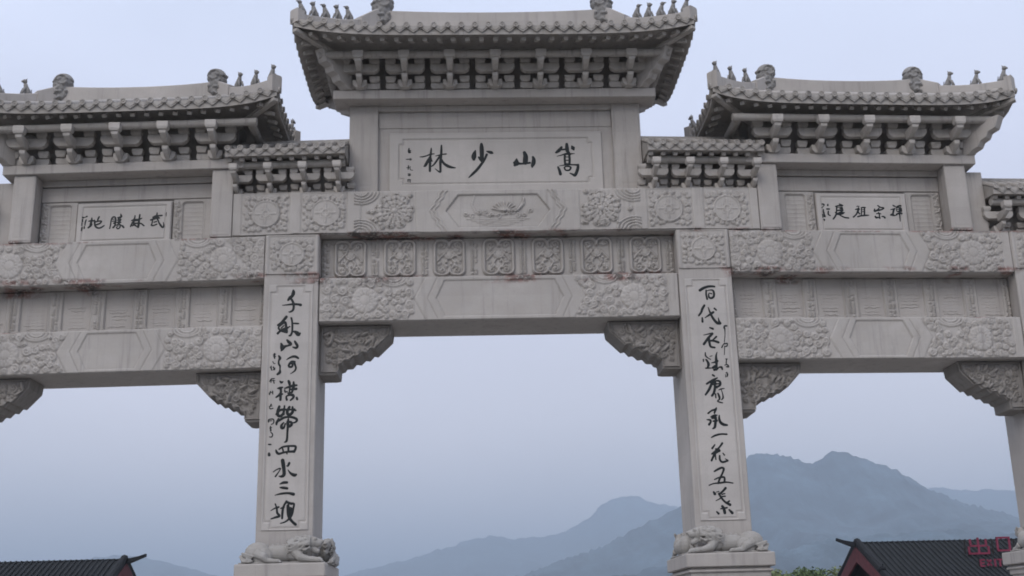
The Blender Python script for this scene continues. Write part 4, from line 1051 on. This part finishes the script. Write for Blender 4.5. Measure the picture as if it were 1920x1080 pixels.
# middle roof
YC = .665
hip_roof(PC, 0, 3.82, 1.75, YC, 12.465, .20, 2.3, 13.35, (13.87, 13.93), [(0, 13.93), (.1, 13.85), (.29, 13.50), (.45, 13.33), (.66, 13.17), (.8, 13.07), (.93, 12.99), (1.0, 12.985)], 5, -.45, 12.385, 3.42, .45, 11.875, 0)
for i in range(7): bracket_set(PC, -2.66+i*.8867, .05, 11.876, 1.0, 1.06)
for i in range(7): bracket_set(PC, -2.66+i*.8867, 1.08, 11.876, 1.0, back=True)
MB().box(-2.9, 2.9, .3, 1.03, 11.8765, 12.66).build('bracket_wall', SHADE_TINT, gate)
for sx in (-1, 1):
    corner_arms(PC, 0, 2.9, .12, 11.876, sx, .97)
    corner_arms(PC, 0, 2.9, 1.21, 11.876, sx, .97, True)
# rear brackets of the middle roof, simple sets seen edge-on from below
for sd in (-1, 1):
    W = PW(sd)
    hip_roof(W, 3.3, 3.03, 1.36, YC, 11.205, .22, 1.6, 12.02, (12.33, 12.40), [(0, 12.40), (.1, 12.30), (.265, 12.12), (.455, 12.0), (.65, 11.90), (.865, 11.83), (.93, 11.81), (1.0, 11.81)], 3, -.4, 11.035, 2.62, .45, 10.43, 0)
    for i in range(5): bracket_set(W, 1.525+i*.9125, .02, 10.431, 1.08, 1.06)
    for i in range(5): bracket_set(W, 1.525+i*.9125, 1.29, 10.431, 1.08, back=True)
    MB().box(1.15, 5.45, .3, 1.03, 10.4315, 11.4).mapped(W).build('bracket_wall', SHADE_TINT, gate)
    corner_arms(W, 3.3, 2.2, .05, 10.431, 1, .98)
    for sx in (-1, 1): corner_arms(W, 3.3, 2.2, 1.24, 10.431, sx, .98, True)
# ================================================================ low roofs between the storeys
def low_roof(P, x0, x1, z0, nb, ends, top=11.05, ez=10.40, bx0=None, bx1=None, ey=-.25):
    cx = (x0+x1)/2
    o = empty('low_roof', P(cx, YC, ez)); o.parent = gate
    m = MB()
    prof = [(ey, ez+.0), (ey, ez+.14), (.53, top-.15), (.80, top-.15), (1.33-ey, ez+.14), (1.33-ey, ez), (1.2, ez+.03), (.1, ez+.03)]
    m.prism(prof, x0, x1, 'x').mapped(P).build('roof_deck', TILE, o)
    MB().prism([(.56, top-.16), (.56, top-.02), (.6, top), (.73, top), (.77, top-.02), (.77, top-.16)], x0-.0, x1, 'x').mapped(P).build('main_ridge', STONE, o)
    n = int(round((x1-x0-.1)/.25)); p = (x1-x0-.1)/n
    for sgn in (-1,):
        out = Vector((0, sgn, 0)); yy = ey if sgn < 0 else 1.33-ey
        yr = .53 if sgn < 0 else .8
        for i in range(n+1):
            x = x0+.05+p*i
            a = Vector(P(x, yy, ez+.155)); b = Vector(P(x, yr, top-.13))
            inst('round_tile', ME_TUBE, o, frame_from(a, b))
            M2 = Matrix(((1, 0, 0, a.x), (0, -sgn, 0, a.y+.01*sgn), (0, 0, 1, a.z), (0, 0, 0, 1)))
            inst('tile_end', ME_END, o, M2)
            if i < n:
                q = P(x+p/2, yy, ez+.14)
                M = Matrix(((1, 0, 0, q[0]), (0, -sgn, 0, q[1]+.012*sgn), (0, 0, 1, q[2]), (0, 0, 0, 1)))
                inst('drip_tile', ME_DRIP, o, M)
    k = int((x1-x0-.1)/.24)
    for i in range(k+1):
        x = x0+.07+(x1-x0-.14)*i/k
        inst('rafter', ME_RAFT, o, frame_from(P(x, ey+.08, ez-.004), P(x, .0, ez+.03)))
    MB().tube([P(x0+.02, .02, ez-.09), P(x1-.02, .02, ez-.09)], .075, 10).build('purlin', TILE, o)
    MB().box(x0+.03, x1-.03, .42, .92, z0, ez+.02).mapped(P).build('bracket_wall', SHADE_TINT, o)
    a = x0+.2 if bx0 is None else bx0; b = x1-.2 if bx1 is None else bx1
    for i in range(nb):
        bracket_set(P, a+(b-a)*i/(nb-1), .28, z0+.001, (ez-.1-z0)/.60*.93, .8)
    return o
for sd in (-1, 1):
    W = PW(sd)
    low_roof(W, -.99, 1.3, 9.7425, 4, None, bx0=-.85, bx1=1.12)
    low_roof(W, 5.84, 8.4, 8.8695, 4, None, 10.2, 9.56, bx0=6.02, bx1=8.2, ey=-.2)
# wall stub closing the gap beside the outer low roofs
for sd in (-1, 1):
    MB().box(5.4165, 5.838, .2, 1.1, 8.8695, 10.17).mapped(PW(sd)).build('end_wall', STONE, gate, bevel=.01)
# ================================================================ lions on the pedestals
def lion_mesh():
    m = MB()
    m.ball((-.02, 0, .2), .4, .16, .165, 14, 9); m.ball((.26, -.02, .24), .22, .18, .2, 12, 8)
    m.ball((-.4, -.03, .215), .24, .18, .215, 12, 8); m.ball((-.3, -.14, .15), .19, .09, .16, 10, 7)
    m.ball((.53, -.07, .4), .14, .13, .13, 12, 8)
    m.tube([(.58, -.07, .41), (.69, -.07, .385), (.74, -.07, .385)], [.105, .085, .06], 9)
    m.tube([(.56, -.07, .3), (.64, -.07, .235), (.70, -.07, .215)], [.08, .062, .042], 9)
    m.ball((.745, -.07, .415), .042, .055, .035, 8, 6)
    for s in (-1, 1):
        m.ball((.63, -.07+s*.08, .465), .04, .032, .035, 8, 6); m.tube([(.5, -.07+s*.11, .48), (.45, -.07+s*.14, .53)], [.045, .022], 7)
    for k in range(13):        # mane strands swept back in waves
        a = R(-70+235*k/12); z0 = .37+.14*math.sin(a); y0 = -.07-.14*abs(math.cos(a))
        for j in range(3):
            q = .085*j; w = .035*math.sin(k*2.4+j)
            m.tube([(.55-q, y0-.02, z0+.01), (.46-q, y0-.045, z0-.02+w), (.37-q, y0-.02, z0-.055-w), (.29-q, y0-.03, z0-.05+w)], [.022, .027, .022, .008], 6)
    m.tube([(.3, -.15, .22), (.38, -.21, .11), (.52, -.22, .075), (.66, -.22, .06)], [.1, .082, .058, .055], 9)
    m.ball((.7, -.22, .055), .08, .07, .055, 10, 6)
    m.tube([(.36, .1, .14), (.52, .1, .06), (.7, .08, .05)], [.07, .055, .05], 8)
    for k in range(4): m.ball((.765, -.265+.032*k, .03), .026, .016, .03, 6, 5)
    m.tube([(-.42, -.17, .2), (-.26, -.23, .13), (-.2, -.23, .06), (-.06, -.24, .045)], [.09, .08, .055, .045], 9); m.ball((-.03, -.24, .045), .07, .055, .045, 8, 6)
    for k in range(3): m.ball((.03, -.27+.03*k, .028), .022, .015, .026, 6, 5)
    for k in range(6):         # tail tuft lying along the slab
        m.tube([(-.58, -.08, .22-.01*k), (-.69+.01*k, -.15, .15-.015*k), (-.64+.04*k, -.22, .05+.02*k), (-.52-.03*k, -.24, .04+.035*k), (-.44-.03*k, -.22, .06+.03*k)], [.026, .028, .028, .024, .008], 6)
    for k in range(7):         # knobs of the spine
        m.ball((-.34+.1*k, -.0, .375-.012*abs(k-3)), .035, .04, .03, 7, 5)
    m.box(-.72, .8, -.2, .16, 0, .03)
    return m
LI = remeshed(lion_mesh(), 'stone_lion', STATUE, None, Matrix.Identity(4), .0115)
LION_ME = LI.data; bpy.data.objects.remove(LI)
def lion(x, y, rz, mir, label, sc_=(1, 1, 1)):
    M = Matrix.Translation((x, y, 2.781)) @ Matrix.Rotation(rz, 4, 'Z') @ Matrix.Diagonal((mir*sc_[0], sc_[1], sc_[2], 1))
    o = inst('stone_lion', LION_ME, None, M)
    return tag(o, label, 'lion statue', 'stone lions lying round the pillar feet')
lion(-3.93, -.17, 0, 1, 'crouching stone lion facing right with open mouth, at the foot of the left inscribed pillar', (.97, .82, .88))
lion(3.93, -.17, 0, -1, 'crouching stone lion facing left with open mouth, at the foot of the right inscribed pillar', (.97, .82, .88))
lion(-3.24, .68, math.pi/2, -1, 'stone lion on the side of the left inscribed pillar facing the middle opening, seen end-on', (.82, .72, .84))
lion(3.24, .68, math.pi/2, 1, 'stone lion on the side of the right inscribed pillar facing the middle opening, seen end-on', (.82, .72, .84))
_x = PW(1)(6.135, 0, 0)
lion(_x[0]-.15, _x[1]+.68, math.pi/2, 1, 'stone lion on the inner side of the outermost right pillar, at the right edge', (.82, .72, .84))
_x = PW(1)(SO, 0, 0)
lion(_x[0]+.02, _x[1]-.17, 0, -1, 'stone lion at the front of the outermost right pillar, cut by the right edge', (.97, .82, .88))
# ================================================================ far buildings
ROOFG = plain('dark_roof_tile', (.015, .017, .019), .8, .35, 9, .2)
RIDGEG = plain('dark_ridge_clay', (.012, .013, .015), .85, .3, 9, .2)
REDP = plain('dull_red_paint', (.085, .024, .028), .85, .25, 3)
WALLR = plain('red_brown_wall', (.13, .045, .04), .8, .2, 2)
DARKW = plain('dark_timber', (.02, .016, .015), .8, .2, 3)
PINK = plain('magenta_red_letter', (.19, .03, .06), .8, .15, 5)
ME_ROW = MB().tube([(0, 0, 0), (0, .5, 0), (0, 1, 0)], .055, 6).mesh('tile_row', ROOFG)
def house(xg, L, sd, yr, zr, label, run=5.6):
    """gable end at xg, the ridge runs off in direction sd"""
    o = empty('tiled_hall', (xg+sd*L/2, yr, 0), label, 'building')
    def zf(t): return zr-.46*run*t*(1.10-.10*t)
    x0, x1 = min(xg, xg+sd*L), max(xg, xg+sd*L)
    m = MB()
    for s in (-1, 1):
        N = 8
        b = len(m.v)
        for i in range(N+1):
            t = i/N; y = yr+s*run*t
            m.v += [(x0, y, zf(t)), (x1, y, zf(t)), (x1, y, zf(t)-.16), (x0, y, zf(t)-.16)]
        for i in range(N):
            for k in range(4): m.f.append((b+i*4+k, b+(i+1)*4+k, b+(i+1)*4+(k+1) % 4, b+i*4+(k+1) % 4))
        m.f.append((b+N*4, b+N*4+1, b+N*4+2, b+N*4+3))
    m.build('roof', ROOFG, o)
    k = int(L/.27)
    rf = o.children[0]
    for i in range(k+1):
        x = xg+sd*(.35+i*.27)
        if not x0+.1 < x < x1-.1: continue
        prev = None
        for s in (-1, 1):
            for a, b in ((0.0, .5), (.5, 1.0)):
                M = frame_from((x, yr+s*run*a, zf(a)+.03), (x, yr+s*run*b, zf(b)+.03))
                inst('tile_row', ME_ROW, rf, M)
    # ridge with an upswept tip
    tip = [(-.95, .24, .0), (-.6, .13, .04), (-.2, .05, .12), (.5, .02, .2), (L/2, 0, .2), (L-.5, .02, .2), (L+.2, .06, .17), (L+.95, .26, .05)]
    m = MB()
    for i, (u, dz, h) in enumerate(tip):
        x = xg+sd*u
        m.v += [(x, yr-.14, zr+dz-h-.1), (x, yr-.1, zr+dz+.03), (x, yr+.1, zr+dz+.03), (x, yr+.14, zr+dz-h-.1)]
    for i in range(len(tip)-1):
        for k in range(4): m.f.append((i*4+k, (i+1)*4+k, (i+1)*4+(k+1) % 4, i*4+(k+1) % 4))
    m.f += [(0, 1, 2, 3), tuple(range(len(tip)*4-4, len(tip)*4))]
    m.build('ridge', RIDGEG, o)
    for xx in (xg+sd*.12, xg+sd*(L-.12)):
        for s in (-1, 1):
            pts = [(xx, yr+s*run*t, zf(t)+.1) for t in (0, .2, .4, .6)]
            MB().tube(pts, [.17, .17, .17, .19], 8).build('rake_ridge', RIDGEG, o)
            MB().tube([(xx, yr+s*run*.6, zf(.6)+.12), (xx, yr+s*run*.63, zf(.63)+.26), (xx, yr+s*run*.62, zf(.62)+.42)], [.16, .1, .04], 7).build('ridge_ornament', RIDGEG, o)
            MB().tube([(xx, yr+s*run*t, zf(t)+.06) for t in (.6, .8, 1)], .13, 8).build('rake_ridge', RIDGEG, o)
    # gables: red barge boards over a dark triangle
    for xx in (xg+sd*.02, xg+sd*(L-.02)):
        for s in (-1, 1):
            P = [(yr, zr-.17), (yr+s*run*.8, zf(.8)-.17), (yr+s*run*.8, zf(.8)-.62), (yr, zr-.95)]
            MB().prism(P, xx-.05, xx+.05, 'x').build('barge_board', REDP, o)
    xa, xb = x0+.7, x1-.7
    MB().prism([(yr-run*.8, zf(.8)-.2), (yr, zr-.25), (yr+run*.8, zf(.8)-.2)], xa, xb, 'x').build('gable_wall', DARKW, o)
    zb = zf(.8)-.2
    MB().box(xa, xb, yr-run*.78, yr+run*.78, 0, zb-.002).build('wall', WALLR, o)
    n = int(L/3)
    for i in range(n+1):
        x = xa+.2+(xb-xa-.4)*i/n
        MB().tube([(x, yr-run*.86, 0), (x, yr-run*.86, zf(.86)-.18)], .14, 10).build('post', REDP, o)
    return o, zf
hr, zfr = house(19.13, 15.0, 1, 40, 5.38, 'dark tiled hall with red gable at lower right, ridge curling up at left end')
hl, zfl = house(-17.9, 15.0, -1, 40, 5.42, 'dark tiled hall at the lower left edge, ridge curling up at right end')
# ---- roof sign
sg = empty('roof_sign', (26.3, 38.8, 4.2), 'red two-line exit sign of standing letters on the dark roof at right', 'sign')
def bars(L, x, z, s, y, t=.13, d=.08, kx=1):
    m = MB()
    for (a, b, c, e) in L:
        hw = t/2
        if abs(a-c) < 1e-6: m.box(x+a*s*kx-hw, x+a*s*kx+hw, y-d, y, z+min(b, e)*s-hw, z+max(b, e)*s+hw)
        elif abs(b-e) < 1e-6: m.box(x+min(a, c)*s*kx-hw, x+max(a, c)*s*kx+hw, y-d-.002, y+.002, z+b*s-hw, z+b*s+hw)
        else:
            p = Vector((x+a*s*kx, 0, z+b*s)); q = Vector((x+c*s*kx, 0, z+e*s)); dd = (q-p).normalized(); n = Vector((-dd.z, 0, dd.x))*hw
            m.prism([((p+n).x, (p+n).z), ((q+n).x, (q+n).z), ((q-n).x, (q-n).z), ((p-n).x, (p-n).z)], y-d-.001, y+.001)
    return m
CHU = [(.5, 0, .5, 1.02), (.1, .54, .1, .92), (.9, .54, .9, .92), (.1, .52, .9, .52), (0, 0, 0, .42), (1, 0, 1, .42), (0, 0, 1, 0)]
KOU = [(0, 0, 0, .92), (1, 0, 1, .92), (0, 0, 1, 0), (0, .92, 1, .92)]
bars(CHU, 24.26, 4.62, .72, 38.2, .09, kx=1.38).build('letter', PINK, sg)
bars(KOU, 25.73, 4.74, .68, 38.2, .09, kx=.9).build('letter', PINK, sg)
EX = {'E': [(0, 0, 0, 1), (0, 0, .6, 0), (0, .5, .5, .5), (0, 1, .6, 1)], 'X': [(0, 0, .7, 1), (0, 1, .7, 0)], 'I': [(.2, 0, .2, 1)], 'T': [(.35, 0, .35, 1), (0, 1, .7, 1)]}
xx = 24.16
for ch_ in 'EXIT':
    bars(EX[ch_], xx, 3.95, .29, 36.8, .075).build('letter', PINK, sg); xx += .33 if ch_ != 'I' else .2
for x in (24.1, 25.5, 26.6):
    MB().box(x-.03, x+.03, 38.22, 38.28, 4.4, 5.3).build('sign_post', DARKW, sg)
MB().box(24.0, 26.7, 38.21, 38.25, 4.5, 4.55).build('sign_rail', DARKW, sg)
MB().box(24.1, 25.4, 36.805, 36.83, 3.86, 3.89).build('sign_rail', DARKW, sg)
for x in (24.12, 25.36): MB().box(x-.02, x+.02, 36.835, 36.87, 3.8, 4.3).build('sign_post', DARKW, sg)
# red sign upright on the left roof, cut by the left edge
sg2 = empty('roof_sign', (-24.2, 37.6, 4.2), 'tall dull red sign upright on the left dark roof, cut by the left edge', 'sign')
MB().box(-24.18, -23.78, 37.4, 37.5, 3.7, 5.12).build('sign_board', PINK, sg2)
MB().box(-24.1, -24.04, 37.5, 37.56, 3.5, 5.0).build('sign_post', DARKW, sg2)
# ================================================================ trees behind the right hall
BARK = plain('bark', (.09, .07, .05), .9, .3, 5)
def leafmat(name, c):
    m, nt, b = mat_new(name)
    oi = nd(nt, 'ShaderNodeNewGeometry')
    n = noise(nt, oi.outputs['Position'], 1.4, 3)
    cc = mixc(nt, mrange(nt, n, .3, .7, 0, 1), tuple(x*.7 for x in c), tuple(x*1.4 for x in c))
    nt.links.new(cc, b.inputs['Base Color']); b.inputs['Roughness'].default_value = .6
    return m
LEAFS = [leafmat('leaves_green', (.09, .13, .05)), leafmat('leaves_pale', (.14, .17, .075))]
def tree(x, y, h, w, seed, mat, label):
    rnd = random.Random(seed)
    o = empty('broadleaf_tree', (x, y, 0), label, 'tree', 'trees behind the halls')
    m = MB(); m.tube([(x, y, 0), (x+.1, y, h*.35), (x-.05, y, h*.7)], [.2, .14, .06], 8)
    cl = []
    for k in range(7):
        a = rnd.uniform(0, 6.28); q = rnd.uniform(.4, .9)
        e = (x+w*q*math.cos(a), y+w*q*math.sin(a), h*rnd.uniform(.55, .88))
        m.tube([(x, y, h*rnd.uniform(.3, .5)), ((x+e[0])/2, (y+e[1])/2, (h*.45+e[2])/2), e], [.09, .06, .02], 5); cl.append((e, rnd.uniform(.35, .55)*w))
    cl.append(((x, y, h*.85), w*.55))
    m.build('trunk', BARK, o)
    m = MB()
    for c, r in cl:
        for k in range(330):
            v = Vector((rnd.gauss(0, 1), rnd.gauss(0, 1), rnd.gauss(0, .8))).normalized()*r*rnd.uniform(.45, 1.08)
            p = Vector(c)+v
            if p.z > h: p.z = h-rnd.uniform(0, .3)
            n = Vector((rnd.gauss(0, 1), rnd.gauss(0, 1), rnd.gauss(.4, 1))).normalized(); t = n.orthogonal().normalized(); bb = n.cross(t); s = rnd.uniform(.09, .17)
            m.add([p+t*s, p+bb*s*.6, p-t*s, p-bb*s*.6], [(0, 1, 2, 3)])
    m.build('crown', mat, o)
for i, (x, y, h, w, mt, lb_) in enumerate([
        (20.6, 62, 5.05, 1.6, 1, 'pale green treetop showing left of the right hall, leftmost of the clump'),
        (23.0, 64, 5.3, 1.7, 0, 'green treetop showing between the right inscribed pillar and the hall, middle of the clump'),
        (25.2, 63, 5.25, 1.5, 1, 'pale green treetop rising against the left end of the right hall roof'),
        (12.9, 66, 4.6, 1.5, 0, 'dark green treetop low behind the right inscribed pillar, at the bottom edge')]):
    tree(x, y, h, w, i, LEAFS[mt], lb_)
# ================================================================ hills
def hillmat(name, c):
    m, nt, b = mat_new(name)
    g = nd(nt, 'ShaderNodeNewGeometry').outputs['Position']
    n1 = noise(nt, g, .009, 6, .7); n2 = noise(nt, g, .06, 4, .7)
    cc = mixc(nt, mrange(nt, n1, .35, .65, 0, 1), tuple(x*.3 for x in c), tuple(x*2.8 for x in c))
    cc = mixc(nt, mrange(nt, n2, .35, .65, 0, .75), cc, tuple(x*.35 for x in c))
    nt.links.new(cc, b.inputs['Base Color']); b.inputs['Roughness'].default_value = .95
    return m
HM = hillmat('wooded_slope', (.032, .05, .062))
def vnoise(seed, n):
    r = np.random.RandomState(seed); g = r.rand(n+3, n+3)
    def f(u, v):
        u = np.asarray(u) % n; v = np.asarray(v) % n
        i = np.floor(u).astype(int); j = np.floor(v).astype(int); a = u-i; b = v-j
        a = a*a*(3-2*a); b = b*b*(3-2*b)
        return (g[i, j]*(1-a)*(1-b)+g[i+1, j]*a*(1-b)+g[i, j+1]*(1-a)*b+g[i+1, j+1]*a*b)*2-1
    return f
def ridge(name, pts, d, W, seed, step, bump=4, k=1.0, NT=46):
    """a hill range: crest line pts = (x, height) at distance d, falling W metres towards and away from us"""
    pts = [(a*k, b*k) for a, b in pts]; d *= k; W *= k; step *= k; bump *= k
    xs = np.arange(pts[0][0], pts[-1][0]+step, step)
    h = np.interp(xs, [p[0] for p in pts], [p[1] for p in pts])
    q = 4; hw = np.hanning(2*q+3)[1:-1]; h = np.convolve(np.pad(h, q, 'edge'), hw/hw.sum(), 'same')[q:-q]
    f = vnoise(seed, 64)
    h = h+bump*(f(xs/step/1.3, xs*0+1)+.6*f(xs/step/.7, xs*0+9))
    V = []
    ts = np.linspace(-1, 1, NT*2+1)
    for t in ts:
        a = abs(t)
        y = d-(W*a if t < 0 else -W*a)+.12*W*a*f(xs/900+3, xs*0+5)
        sp = (np.abs(f(xs/420+.3*a, a*2.2+0*xs))*.5+np.abs(f(xs/170, a*5+0*xs))*.22)*np.sin(math.pi*min(a*1.15, 1))
        z = h*(1-a)**1.15-h*.75*sp*(1-a*.5)+bump*1.2*f(xs/step/.8, a*60+0*xs)*min(1, a*20)
        if a > .985: z = z*0-5
        V += [(float(x), float(q), float(w)) for x, q, w in zip(xs, y, z)]
    n = len(xs); F = [(j*n+i, j*n+i+1, (j+1)*n+i+1, (j+1)*n+i) for j in range(len(ts)-1) for i in range(n-1)]
    me = bpy.data.meshes.new(name); me.from_pydata(V, [], F); me.materials.append(HM)
    me.polygons.foreach_set('use_smooth', [True]*len(me.polygons))
    o = bpy.data.objects.new(name, me); link(o); return tag(o, kind='structure')
ridge('near_hill', [(-520, 0), (-350, 30), (149, 151), (259, 191), (402, 233), (499, 285), (613, 332), (712, 374), (770, 430), (833, 484), (870, 494), (914, 488), (978, 478), (1000, 466), (1033, 452), (1068, 480), (1100, 496), (1126, 492), (1189, 471), (1283, 433), (1373, 376), (1465, 334), (1590, 300), (1714, 258), (2100, 190), (2600, 60), (2800, 0)], 3500, 1500, 3, 8, 4.5, .8)
ridge('foothill', [(-250, 20), (90, 52), (290, 95), (370, 106), (460, 119), (550, 124), (673, 148), (900, 160), (1300, 120), (1700, 40)], 2200, 700, 8, 7, 4.0, .8)
ridge('far_hill', [(-2200, 60), (-1500, 150), (-1060, 210), (-696, 302), (-354, 372), (-95, 445), (79, 489), (150, 492), (223, 460), (330, 478), (456, 480), (560, 520), (634, 562), (690, 615), (726, 646), (790, 680), (831, 693), (934, 680), (1049, 636), (1166, 622), (1514, 528), (2200, 300), (3200, 60)], 6500, 2400, 5, 20, 7, .8)
ridge('farthest_hill', [(1500, 300), (2100, 650), (2608, 800), (3130, 864), (3349, 838), (3720, 834), (4086, 797), (5200, 400), (6200, 30)], 8000, 2800, 12, 30, 7, .63)
ridge('western_hill', [(-5200, 30), (-4200, 420), (-3300, 520), (-2700, 600), (-2537, 600), (-2302, 560), (-1905, 440), (-1200, 250), (-200, 30)], 9000, 3000, 15, 34, 7, .5)
# ================================================================ haze
hm = bpy.data.materials.new('haze_air'); hm.use_nodes = True; nt = hm.node_tree; nt.nodes.clear()
ho = nt.nodes.new('ShaderNodeOutputMaterial'); hv = nt.nodes.new('ShaderNodeVolumePrincipled')
hv.inputs['Color'].default_value = (.68, .83, 1.0, 1); hv.inputs['Density'].default_value = HAZE_D
hv.inputs['Anisotropy'].default_value = .2
nt.links.new(hv.outputs[0], ho.inputs['Volume'])
MB().box(-16600, 16600, -3600, 16600, -1.05, 570).build('haze', hm, kind='stuff')
